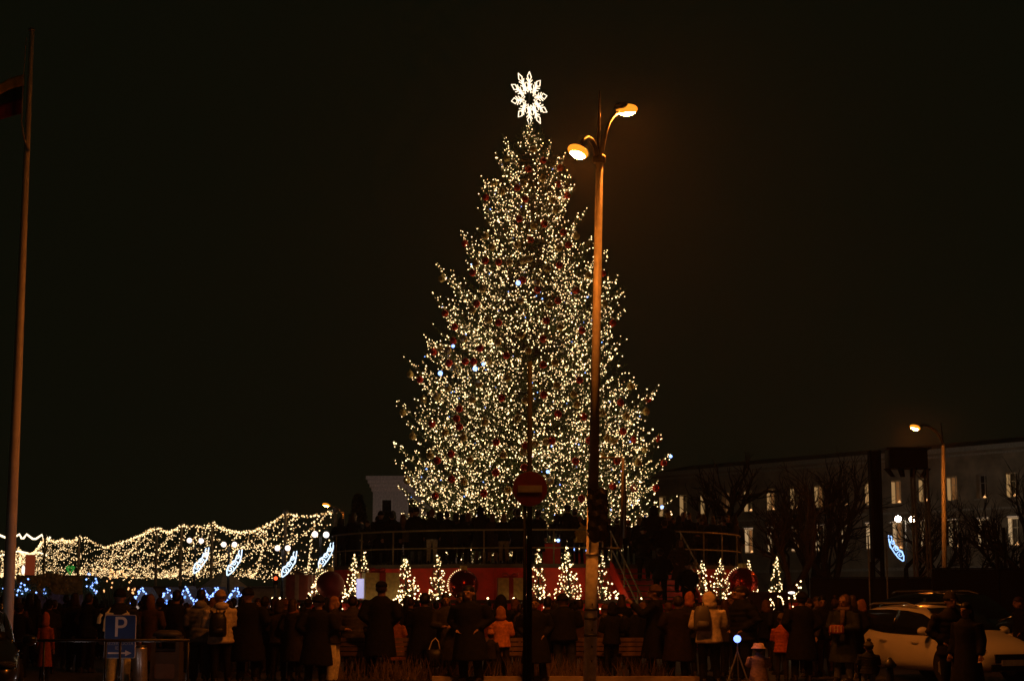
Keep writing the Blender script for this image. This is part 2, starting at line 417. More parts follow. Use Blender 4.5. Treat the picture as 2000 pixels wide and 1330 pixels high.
# rope-light snowflake on the tip
STAR_C = P(1034, 193, 63)
star = thing('snowflake_star', 'white rope light snowflake star glowing on the fir tip', 'star', STAR_C, R(47))
def flake(R0):
    b = MB(); tr = .020
    def pt(r, a, y=0): return (r * math.cos(a), y, r * math.sin(a))
    for k in range(10):
        a = R(90 + 36 * k); la = R(7)
        for y in (0,):
            L = [pt(.66 * R0, a, y), pt(.82 * R0, a + R(7.5), y), pt(1.0 * R0, a, y), pt(.82 * R0, a - R(7.5), y), pt(.66 * R0, a, y)]
            b.tube(L, tr, 6)
        b.tube([pt(.30 * R0, a), pt(.70 * R0, a)], tr, 6)
        for r0, r1, da in ((.58, .74, 12), (.44, .60, 14)):
            for s in (-1, 1): b.tube([pt(r0 * R0, a), pt(r1 * R0, a + s * R(da))], tr, 6)
    for ro, ri, wk in ((.56, .24, 5), (.64, .36, 5)):
        ps = []
        for k in range(21):
            ps.append(pt((ro if k % 2 == 0 else ri) * R0, R(90 + 18 * k)))
        b.tube(ps, tr, 6)
    return b
flake(1.06).build('rope_light', emit('star_rope', (1.0, .80, .56), 1.9), star, True)
MB().tube([(0.78 * math.cos(2 * math.pi * i / 40), .01, .78 * math.sin(2 * math.pi * i / 40)) for i in range(41)], .012, 6).tube([(0, .02, .4), (0, .02, -1.5)], .025, 6).build('ring_frame', DKSTEEL, star, True)

# baubles hanging on the outer branches, each a thing of its own
RED_B = [(847,687),(877,709),(909,706),(925,706),(938,680),(989,694),(820,741),(979,777),(897,798),(892,817),(897,833),(844,827),(969,863),(854,899),(881,886),(968,922),(1024,912),(882,935),(885,666),(1027,870),
 (1061,712),(1132,742),(1090,808),(1140,813),(1212,786),(1078,860),(1151,860),(1217,842),(1124,900),(1197,949),(1136,973),(1062,770),(1061,314),(1032,331),(1094,328),(1091,360),(1010,367),(1026,389),(949,386),(1108,382),(1014,428),(1063,438),(1100,454),
 (908,476),(948,509),(974,512),(1036,468),(1110,479),(1092,518),(923,533),(1020,547),(931,593),(1050,566),(1125,567),(1090,587),(869,612),(974,630),(1067,626),(888,638),(1197,631),(1137,645),(1061,662),(1177,534),
 (1266,779),(1239,858),(1287,857),(1296,904),(1281,953),(1238,953),(1205,900),(850,968),(945,963)]
GOLD_B = [(906,661),(972,669),(1017,655),(1032,685),(859,680),(875,685),(954,706),(887,720),(801,731),(935,750),(990,738),(827,780),(853,774),(923,780),(875,758),(787,806),(947,824),(1011,817),(1026,781),(905,854),(806,852),(840,889),(918,898),(983,888),(1022,882),(906,940),(870,844),
 (1084,708),(1087,752),(1127,790),(1232,754),(1176,807),(1223,813),(1199,860),(1067,862),(1045,866),(1074,939),(992,956),(1178,889),(1120,770),(1186,855),(1042,292),(990,310),(965,359),(980,375),(1022,358),(1059,350),(1079,391),(1086,411),(1043,442),
 (948,461),(961,483),(929,516),(1012,478),(1022,509),(1034,506),(995,513),(1069,525),(1126,462),(1092,485),(863,545),(943,564),(1049,551),(1016,587),(1073,594),(1149,538),(923,606),(954,624),(1094,639),(1180,594),(1016,654),(907,662),(972,668),(1262,804),(1260,878),(1246,903),(795,938)]
REDG = mat('red_mirror_glass', (.75, .04, .015), .22, .6, .1); GOLDG = mat('pale_gold_mirror_glass', (.85, .62, .22), .24, .5, .1)
bme = MB().ball((0, 0, -.135), .135, 16, 10).mesh('glass_ball', True)
cme = MB().loft([(0, 0, -.01, .04, .04), (0, 0, .03, .035, .035)], 10).tube([(-.015, 0, .03), (-.02, 0, .06), (0, 0, .08), (.02, 0, .06), (.015, 0, .03)], .006, 5).mesh('hanger_cap')
ordn = ['first', 'second', 'third', 'fourth', 'fifth', 'sixth', 'seventh', 'eighth', 'ninth', 'tenth', 'eleventh', 'twelfth', 'thirteenth', 'fourteenth']
TIERS = [(0, 345, 'just under the star'), (345, 400, 'in the narrow upper crown'), (400, 465, 'where the upper crown widens'), (465, 520, 'above the first wide boughs'), (520, 575, 'on the upper wide boughs'), (575, 640, 'on the mid crown boughs'),
         (640, 690, 'at the middle of the tree'), (690, 745, 'below the middle of the tree'), (745, 795, 'on the widening lower boughs'), (795, 850, 'on the broad lower boughs'), (850, 895, 'low on the skirt'), (895, 930, 'just above the bottom skirt'), (930, 1010, 'on the lowest skirt boughs')]
for cname, L, m in (('red', RED_B, REDG), ('pale gold', GOLD_B, GOLDG)):
    for y0, y1, where in TIERS:
        row = sorted([q for q in L if y0 <= q[1] < y1])
        for i, (px, py) in enumerate(row):
            p = P(px, py - 7, 63); dx = p.x - TX; rr = env(p.z) * .90; dy = -math.sqrt(max(rr * rr - dx * dx, .02))
            p = P(px, py - 7, 63 + dy)
            pos = 'the only one' if len(row) == 1 else ('leftmost' if i == 0 else 'rightmost' if i == len(row) - 1 else ordn[i] + ' from left')
            t = thing('bauble', '%s bauble %s, %s' % (cname, where, pos), 'bauble', p, 0, '%s baubles on the great fir' % cname)
            put(bme, 'glass_ball', m, t); put(cme, 'hanger_cap', GOLDG, t)

# ------------------------------------------------------------------ dressing on the lower tier
def on_tier(px, r=8.7):
    D = SY - r
    for _ in range(20):
        x = max(-r, min(r, gx(px, D) - SX)); D = SY - math.sqrt(r * r - x * x)
    return D
MINI = [(625, 1100, 30, 'small lit fir left of the dark red giant bauble at the stage edge'), (690, 1083, 20, 'small lit fir just left of the lavender lit gift box'), (714, 1078, 16, 'slim lit fir peeping up behind the large gold gift box'),
        (793, 1088, 27, 'small lit fir right of the large gold gift box'), (858, 1085, 24, 'bright small lit fir left of the glossy red giant bauble'), (1052, 1073, 24, 'narrow lit fir beside the no entry sign post'),
        (1112, 1070, 28, 'broad bright small lit fir left of the grey lamp pole'), (1176, 1083, 22, 'small lit fir between the grey lamp pole and the staircase'), (1407, 1092, 24, 'bright small lit fir against the shining red giant bauble'),
        (1462, 1096, 16, 'thin lit fir behind the red giant bauble on the right'), (1512, 1086, 18, 'thin lit fir farthest right along the stage rim'), (1372, 1094, 14, 'slim lit fir beside the red panel right of the stairs')]
for i, (px, py, hw, lab) in enumerate(MINI):
    D = on_tier(px, 8.9 if 640 < px < 1440 else 9.3); zt = Zof(py, D); base = Z2
    if px in (625, 1462, 1512): D = {625: 57.5, 1462: 61, 1512: 57}[px]; base = 0 if px == 1512 else Z2; zt = Zof(py, D)
    h = zt - base; rw = hw * D / 3286 * random.uniform(1.1, 1.5)
    if px == 1512: rw *= 1.7
    t = thing('lit_fir', lab, 'tree', (gx(px, D), D, base), random.uniform(0, 6), 'small lit firs round the stage'); t.rotation_euler = (R(random.uniform(-4, 4)), R(random.uniform(-4, 4)), 0)
    fir(t, .12, h, lambda z, h=h, rw=rw: max(.03, rw * 1.05 * (1 - (z / h) ** 1.15)), .26, .17, 4.0, .0235, .36, 1.3, 50 + i, .05, nb0=.6)
# trailing light garlands near some of them
def garland(pts, n, lab, m=WARM, r=.03):
    t = thing('light_garland', lab, 'garland', pts[0])
    P0 = Vector(pts[0]); Q = []
    for i in range(n):
        u = i / (n - 1) * (len(pts) - 1); k = min(int(u), len(pts) - 2); f = u - k
        Q.append(Vector(pts[k]) * (1 - f) + Vector(pts[k + 1]) * f - P0 + Vector((random.gauss(0, .05), random.gauss(0, .05), random.gauss(0, .05))))
    MB().tube([Vector(p) - P0 for p in pts], .008, 5).build('cable', BLACK, t)
    bulbs('bulb', Q, r, m, t); return t
def gpt(px, py, D): return P(px, py, D)
garland([gpt(778, 1155, 53.9), gpt(779, 1172, 53.2), gpt(784, 1186, 53.1), gpt(772, 1182, 53.1), gpt(771, 1170, 53.2), gpt(790, 1190, 53.1)], 26, 'loop of warm lights hanging under the fir beside the gold gift box')
garland([gpt(1196, 1150, 54.5), gpt(1205, 1170, 53), gpt(1212, 1190, 52.9), gpt(1214, 1205, 52.9), gpt(1216, 1228, 52.9)], 22, 'string of warm lights running down beside the red stair stringer')
garland([gpt(668, 1172, 53.6), gpt(680, 1160, 54), gpt(690, 1140, 54.3), gpt(694, 1120, 54.3)], 18, 'string of warm lights climbing left edge of the gold gift box')
garland([gpt(600, 1170, 56), gpt(606, 1155, 56), gpt(612, 1140, 56.3), gpt(604, 1182, 56)], 16, 'string of warm lights at stage far left beside the red box')
garland([gpt(712, 1187, 53.2), gpt(722, 1175, 53.2), gpt(716, 1180, 53.2)], 7, 'short string of warm lights under the gold gift box')
garland([gpt(1376, 1112, 55), gpt(1378, 1130, 54.6), gpt(1380, 1148, 54.5)], 10, 'string of warm lights dangling right of the stair top')
garland([gpt(1518, 1180, 50), gpt(1523, 1165, 50), gpt(1512, 1188, 50), gpt(1530, 1178, 50), gpt(1508, 1172, 50), gpt(1520, 1196, 50), gpt(1532, 1168, 50)], 34, 'bunch of warm lights heaped low beside the child in orange')
garland([gpt(1563, 1140, 50), gpt(1560, 1152, 50), gpt(1556, 1164, 50), gpt(1566, 1158, 50)], 11, 'short warm light string hanging over people right of the stage')

def gift(name_lab, px0, px1, py0, py1, D, rz, face, ribbon, side=None, depth=.9, bow=True):
    x0, x1 = gx(px0, D), gx(px1, D); wd = x1 - x0; h = Zof(py0, D) - Z2
    t = thing('gift_box', name_lab, 'gift box', ((x0 + x1) / 2, D + depth / 2, Z2), rz, 'giant gift boxes along the stage')
    MB().box((0, 0, h / 2), (wd, depth, h)).build('carton', face, t)
    b = MB().box((0, 0, h / 2), (wd * .18, depth + .03, h + .02)).box((0, 0, h / 2), (wd + .03, depth * .18, h + .021))
    b.build('ribbon', ribbon, t)
    if bow:
        q = MB()
        for s in (-1, 1):
            q.tube([(0, 0, h + .04), (s * .12, 0, h + .14), (s * .24, 0, h + .13), (s * .22, 0, h + .05), (0, 0, h + .035)], .03, 6)
        q.ball((0, 0, h + .05), .05, 8, 6).build('bow', ribbon, t, True)
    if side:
        MB().box((-wd / 2 - .02, 0, h * .42), (.02, depth * .72, h * .72)).build('painted_reflection', side, t)  # emissive face painting a lamp's reflection on the box side
    return t
gift('large gold gift box with red ribbon and painted lavender reflection on left side', 700, 770, 1118, 1168, 53.9, R(22), GOLDF, REDF, emit('lavender_reflection_glow', (.62, .60, 1.0), .75), 1.0)
gift('gold gift box with broad red ribbon behind hooded orange jacket', 972, 1021, 1128, 1170, 53.8, R(4), GOLDF, REDF)
gift('brownish red gift box with pale ribbon at the stage far left', 562, 606, 1122, 1170, 56.5, R(-10), mat('dull_red_wrap', (.25, .06, .045), .6), mat('pale_ribbon', (.35, .25, .2), .5))
def big_ball(px, py, rpx, D, m, lab):
    p = P(px, py, D); r = rpx * D / 3286
    p.z = max(p.z, Z2 + r * .98)
    t = thing('giant_bauble', lab, 'giant bauble', (p.x, D, p.z - r), 0, 'giant red baubles on the stage rim')
    MB().ball((0, 0, r), r, 36, 20).build('shell', m, t, True)
    MB().loft([(0, 0, 2 * r - .02, r * .26, r * .26), (0, 0, 2 * r + .12, r * .24, r * .24)], 20).build('cap', GOLDF, t)
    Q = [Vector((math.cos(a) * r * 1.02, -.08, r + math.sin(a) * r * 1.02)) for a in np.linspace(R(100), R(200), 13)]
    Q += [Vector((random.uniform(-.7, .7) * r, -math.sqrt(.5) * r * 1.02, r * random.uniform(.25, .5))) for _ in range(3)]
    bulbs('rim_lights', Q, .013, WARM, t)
GLOSSR = mat('glossy_red_shell', (.42, .025, .012), .2, .75, .15, 3)
big_ball(905, 1146, 29, 54.0, GLOSSR, 'glossy red giant bauble with lit left rim at the stage front')
big_ball(1450, 1138, 30, 57.5, GLOSSR, 'shining red giant bauble at the right end of the stage')
big_ball(645, 1142, 27, 56.2, mat('deep_red_shell', (.20, .015, .01), .5, .3, .15, 3), 'dark red giant bauble between two small firs on the left')
# red planter boxes standing on the upper deck by the fir
for (a, b, y0, D, lab) in ((1042, 1095, 1062, 56.4, 'tall red planter box on the stage below the cap wearer'), (1018, 1036, 1064, 56.8, 'narrow red planter box behind the no entry post on stage'), (1122, 1150, 1080, 57, 'low red planter box left of the grey lamp pole on stage')):
    h = Zof(y0, D) - Z1; wd = gx(b, D) - gx(a, D)
    t = thing('planter_box', lab, 'planter', ((gx(a, D) + gx(b, D)) / 2, D + .4, Z1), 0)
    q = MB().box((0, 0, h / 2), (wd, .8, h)); q.build('box', REDP, t)
    MB().box((0, 0, h + .02), (wd + .05, .85, .04)).build('rim', mat('dark_red_rim', (.2, .02, .012), .6), t)
    fv = []
    for _ in range(500):
        c = Vector((random.uniform(-wd / 2, wd / 2), random.uniform(-.35, .35), h + .04 + random.random() ** 2 * .45)); d = Vector((random.gauss(0, 1), random.gauss(0, 1), random.gauss(.6, 1))).normalized() * .12
        n = d.orthogonal().normalized() * .012; fv += [c - n, c + n, c + d]
    o = put(np_mesh('fir_sprigs', [tuple(v) for v in fv], np.arange(len(fv)).reshape(-1, 3)), 'fir_sprigs', NEEDLE, t); o['kind'] = 'stuff'
    bulbs('warm_bulbs', [(random.uniform(-wd / 2, wd / 2), -.4 + random.uniform(-.05, .2), h + random.uniform(.05, .4)) for _ in range(5)], .04, WARM, t)
    for s in (-1, 1): MB().ball((s * wd * .42, -.42, h + random.uniform(.05, .22)), .055, 10, 6).build('blue_lamp', BLUEW, t, True)

# ------------------------------------------------------------------ people
LEGP = {'stand': ((.09, .0), (.10, -.02), (.11, .02)), 'walk': ((.09, .0), (.10, -.12), (.11, -.16))}
ARMS = {'idle': ((.25, .03, 1.13), (.27, -.05, .88)), 'pockets': ((.28, .07, 1.14), (.15, -.045, .99)), 'phone': ((.21, -.16, 1.20), (.06, -.34, 1.40)),
        'front': ((.255, -.02, 1.12), (.08, -.26, 1.10)), 'point': ((.25, .03, 1.13), (.27, -.05, .88))}
def arm_pts(pose, s):
    e, wr = ARMS[pose]
    if pose == 'point' and s > 0: e, wr = (.34, -.12, 1.28), (.36, -.36, 1.40)
    return [Vector((s * .185, .01, 1.41)), Vector((s * e[0], e[1], e[2])), Vector((s * wr[0], wr[1], wr[2]))]
def leg_pts(st_, s):
    h, k, a = LEGP[st_]
    f = 1 if s > 0 or st_ == 'stand' else -1.0
    return [Vector((s * h[0], h[1], .90)), Vector((s * k[0], k[1] * f + (.05 if f < 0 else 0), .48)), Vector((s * a[0], a[1] * f + (.1 if f < 0 else 0), .09))]
CACHE = {}
def cached(key, fn):
    if key not in CACHE: CACHE[key] = fn()
    return CACHE[key]
def hs(v, k): return v if k == 1 else (v[0] * k, v[1] * k, 1.46 + (v[2] - 1.46) * k)
def body(pose, stance, k):
    b = MB()
    def e(c, r, M=None): b.ball(hs(c, k), tuple(x * k for x in r), 14, 10, M)
    e((0, -.005, 1.635), (.076, .096, .118)); e((0, -.035, 1.56), (.056, .062, .058)); e((0, -.108, 1.605), (.015, .022, .028)); e((0, -.088, 1.65), (.055, .02, .02))
    e((0, -.094, 1.558), (.026, .014, .014)); e((.079, .005, 1.61), (.012, .024, .034)); e((-.079, .005, 1.61), (.012, .024, .034))
    b.tube([(0, .015, 1.38), (0, .005, 1.56)], .055 * max(1, k * .9), 10)
    b.loft([(0, 0, .88, .145, .10), (0, 0, 1.05, .125, .09), (0, 0, 1.25, .15, .10), (0, .01, 1.40, .16, .09), (0, .01, 1.45, .07, .06)], 14)
    for s in (-1, 1):
        lp = leg_pts(stance, s); b.tube(lp, [.078, .055, .038], 9); b.tube([lp[2], lp[2] + Vector((0, -.12, -.045))], [.038, .03], 8)
        ap = arm_pts(pose, s); b.tube(ap, [.05, .04, .028], 8)
        d = (ap[2] - ap[1]).normalized(); sd_ = d.cross(Vector((0, 0, 1)) if abs(d.z) < .8 else Vector((0, 1, 0))).normalized(); pn = d.cross(sd_)
        b.tube([ap[2], ap[2] + d * .05, ap[2] + d * .09], [.028, .036, .03], 8)
        for i in range(4):
            st0 = ap[2] + d * .08 + sd_ * (i - 1.5) * .021; ln = (.06, .072, .068, .052)[i]
            b.tube([st0, st0 + d * ln * .5, st0 + d * ln * .9 + pn * s * .02], [.0105, .0095, .008], 6)
        t0 = ap[2] + d * .03 + sd_ * .03; b.tube([t0, t0 + d * .03 + sd_ * .025, t0 + d * .06 + sd_ * .03], [.012, .011, .009], 6)
    return remeshed(b, .0105, 1, .22, 'body')
def coat_mesh(pose, style):
    b = MB(); bump = .010 if style == 'puffer' else 0
    hem = {'short': .80, 'long': .42, 'puffer': .76, 'fitted': .84}[style]
    fl = .06 if style == 'long' else .02
    zs = []; z = hem; st_ = .045
    base = [(hem, .205 + fl, .145 + fl), (.95, .198, .142), (1.08, .180, .132), (1.25, .205, .140), (1.38, .215, .130), (1.44, .150, .110), (1.49, .088, .086), (1.53, .080, .082)]
    rings = []
    k = 0; z = hem
    while z < 1.53:
        for (a, ax, ay), (c, cx, cy_) in zip(base, base[1:]):
            if a <= z <= c:
                f = (z - a) / (c - a) if c > a else 0
                m = bump * (1 if k % 2 else -1) if z < 1.4 else 0
                rings.append((0, .005, z, ax + (cx - ax) * f + m, ay + (cy_ - ay) * f + m)); break
        z += .045; k += 1
    b.loft(rings, 18)
    for s in (-1, 1):
        ap = arm_pts(pose, s); n = 5
        pts = [ap[0].lerp(ap[1], i / n) for i in range(n)] + [ap[1].lerp(ap[2], i / n) for i in range(n + 1)]
        rs_ = [(.083 - .024 * i / (2 * n)) + (bump * (1 if i % 2 else -1)) for i in range(2 * n + 1)]
        b.tube(pts, rs_, 10)
    return remeshed(b, .021, 3, .35, 'coat')
def trousers_mesh(stance, wide):
    b = MB(); b.loft([(0, 0, .78, .155, .11), (0, 0, .98, .15, .11)], 14)
    for s in (-1, 1):
        lp = leg_pts(stance, s); lp = [lp[0] + Vector((0, 0, .02)), lp[0].lerp(lp[1], .5), lp[1], lp[1].lerp(lp[2], .5), lp[2] + Vector((0, 0, -.01))]
        b.tube(lp, [.092, .085, .07 * wide, .064 * wide, .062 * wide], 10)
    return remeshed(b, .021, 2, .35, 'trousers')
def shoe_mesh(stance, s):
    p = leg_pts(stance, s)[2]; b = MB()
    b.loft([(p.x, p.y - .05, .0, .052, .145), (p.x, p.y - .05, .03, .054, .145), (p.x, p.y - .035, .07, .046, .115), (p.x, p.y + .01, .13, .045, .055)], 12)
    return b.mesh('shoe', True)
def hair_mesh(kind, k):
    b = MB()
    def e(c, r): b.ball(hs(c, k), tuple(x * k for x in r), 14, 10)
    e((0, .006, 1.682), (.087, .107, .096)); e((0, .035, 1.64), (.086, .085, .10))
    if kind == 'long': e((0, .065, 1.56), (.095, .055, .15)); e((.065, .03, 1.52), (.035, .05, .13)); e((-.065, .03, 1.52), (.035, .05, .13))
    if kind == 'bun': e((0, .08, 1.74), (.045, .045, .04))
    return remeshed(b, .018, 2, .5, 'hair')
def hat_mesh(kind, k):
    b = MB()
    def rg(L): b.loft([(0, cy_ * k, hs((0, 0, z), k)[2], rx * k, ry * k) for cy_, z, rx, ry in L], 18)
    if kind in ('beanie', 'pom'):
        rg([(.01, 1.635, .092, .111), (.01, 1.685, .094, .113), (.01, 1.69, .088, .107), (.01, 1.735, .078, .095), (.01, 1.77, .05, .064), (.012, 1.787, .015, .02)])
        if kind == 'pom': b.ball(hs((0, .02, 1.815), k), .045 * k, 10, 8)
    elif kind == 'cap':
        rg([(.01, 1.66, .09, .11), (.01, 1.71, .088, .105), (.01, 1.75, .06, .075), (.01, 1.765, .02, .03)])
        b.loft([(0, -.10 * k, hs((0, 0, 1.662), k)[2], .07 * k, .09 * k), (0, -.10 * k, hs((0, 0, 1.678), k)[2], .07 * k, .085 * k)], 14)
    elif kind == 'bucket':
        rg([(0, 1.64, .135, .15), (0, 1.65, .132, .147), (0, 1.70, .095, .112), (0, 1.765, .085, .10), (0, 1.785, .06, .07)])
    return b.mesh('hat', True)
def hood_mesh(k, up):
    b = MB()
    if up:
        b.ball(hs((0, .035, 1.635), k), (.108 * k, .120 * k, .145 * k), 16, 12); b.ball(hs((0, .05, 1.53), k), (.12 * k, .10 * k, .10 * k), 14, 10); b.ball(hs((0, .075, 1.74), k), (.05 * k, .06 * k, .05 * k), 10, 8)
    else: b.ball(hs((0, .085, 1.47), k), (.12 * k, .075 * k, .085 * k), 14, 10)
    return remeshed(b, .02, 2, .5, 'hood')
TOPH = {'bare': 1.765, 'long': 1.765, 'bun': 1.785, 'beanie': 1.787, 'pom': 1.86, 'cap': 1.765, 'bucket': 1.785, 'hood': 1.80}
def person(px, ytop, D, face, pose, style, cc, head, hc, lc, label, z0=0., kid=1, stance='stand', wide=1.0, scarf=None, group=None, wj=None, hoodback=False, kind='wool', H=None):
    top = TOPH[head]; top = top if kid == 1 else 1.46 + (top - 1.46) * kid
    H = H or (Zof(ytop, D) - z0); s = H / top
    ww = wj if wj else random.uniform(.98, 1.12)
    r = thing('person', label, 'person', (gx(px, D), D, z0), R(face), group, (s * ww, s * ww, s))
    if not z0: r.rotation_euler = (R(random.uniform(-3, 3)), R(random.uniform(-2.5, 2.5)), R(face))
    put(cached(('body', pose, stance, kid), lambda: body(pose, stance, kid)), 'body', SKIN, r)
    put(cached(('coat', pose, style), lambda: coat_mesh(pose, style)), 'coat', cloth(cc, kind), r)
    put(cached(('tr', stance, wide), lambda: trousers_mesh(stance, wide)), 'trousers', cloth(lc), r)
    for sd_ in (-1, 1): put(cached(('shoe', stance, sd_), lambda: shoe_mesh(stance, sd_)), 'shoe', cloth((.02, .016, .014), 'leather'), r)
    if head == 'hood': put(cached(('hood', kid, 1), lambda: hood_mesh(kid, True)), 'hood', cloth(hc, kind), r)
    else:
        hk = head if head in ('bare', 'long', 'bun') else 'bare'
        hcol = hc if head in ('bare', 'long', 'bun') else (.03, .018, .012)
        if head not in ('beanie', 'pom', 'bucket') or random.random() < .5:
            put(cached(('hair', hk if head in ('bare', 'long', 'bun') else 'bare', kid), lambda: hair_mesh(hk, kid)), 'hair', cloth(hcol, 'hair'), r)
        if head in ('beanie', 'pom', 'cap', 'bucket'): put(cached(('hat', head, kid), lambda: hat_mesh(head, kid)), 'hat', cloth(hc), r)
        if hoodback: put(cached(('hood', kid, 0), lambda: hood_mesh(kid, False)), 'hood', cloth(cc, kind), r)
    if scarf: put(cached(('scarf', 1), lambda: MB().loft([(0, 0, 1.43, .11, .11), (0, -.01, 1.46, .125, .125), (0, -.01, 1.50, .115, .115), (0, 0, 1.53, .09, .09)], 16).tube([(.04, -.13, 1.47), (.05, -.16, 1.3), (.05, -.165, 1.12)], [.04, .045, .04], 8).mesh('scarf', True)), 'scarf', cloth(scarf), r)
    if abs(face) < 100:
        em = cached(('eye',), lambda: MB().ball((0, 0, 0), (.013, .008, .008), 8, 6).mesh('eye', True))
        for sd_ in (-1, 1):
            e = put(em, 'eye', EYE, r); e.location = hs((sd_ * .031, -.097, 1.634), kid)
        mo = put(cached(('mouth',), lambda: MB().ball((0, 0, 0), (.024, .008, .007), 8, 6).mesh('mouth', True)), 'mouth', LIP, r); mo.location = hs((0, -.105, 1.566), kid)
    return r
K = (.012, .012, .012); N = (.016, .018, .026); C = (.03, .026, .022); BR = (.07, .042, .026); GY = (.16, .155, .15); CR = (.62, .54, .40); OL = (.06, .055, .035); HB = (.035, .02, .012); BLO = (.35, .22, .10); OR = (.52, .13, .035); JE = (.035, .042, .055)

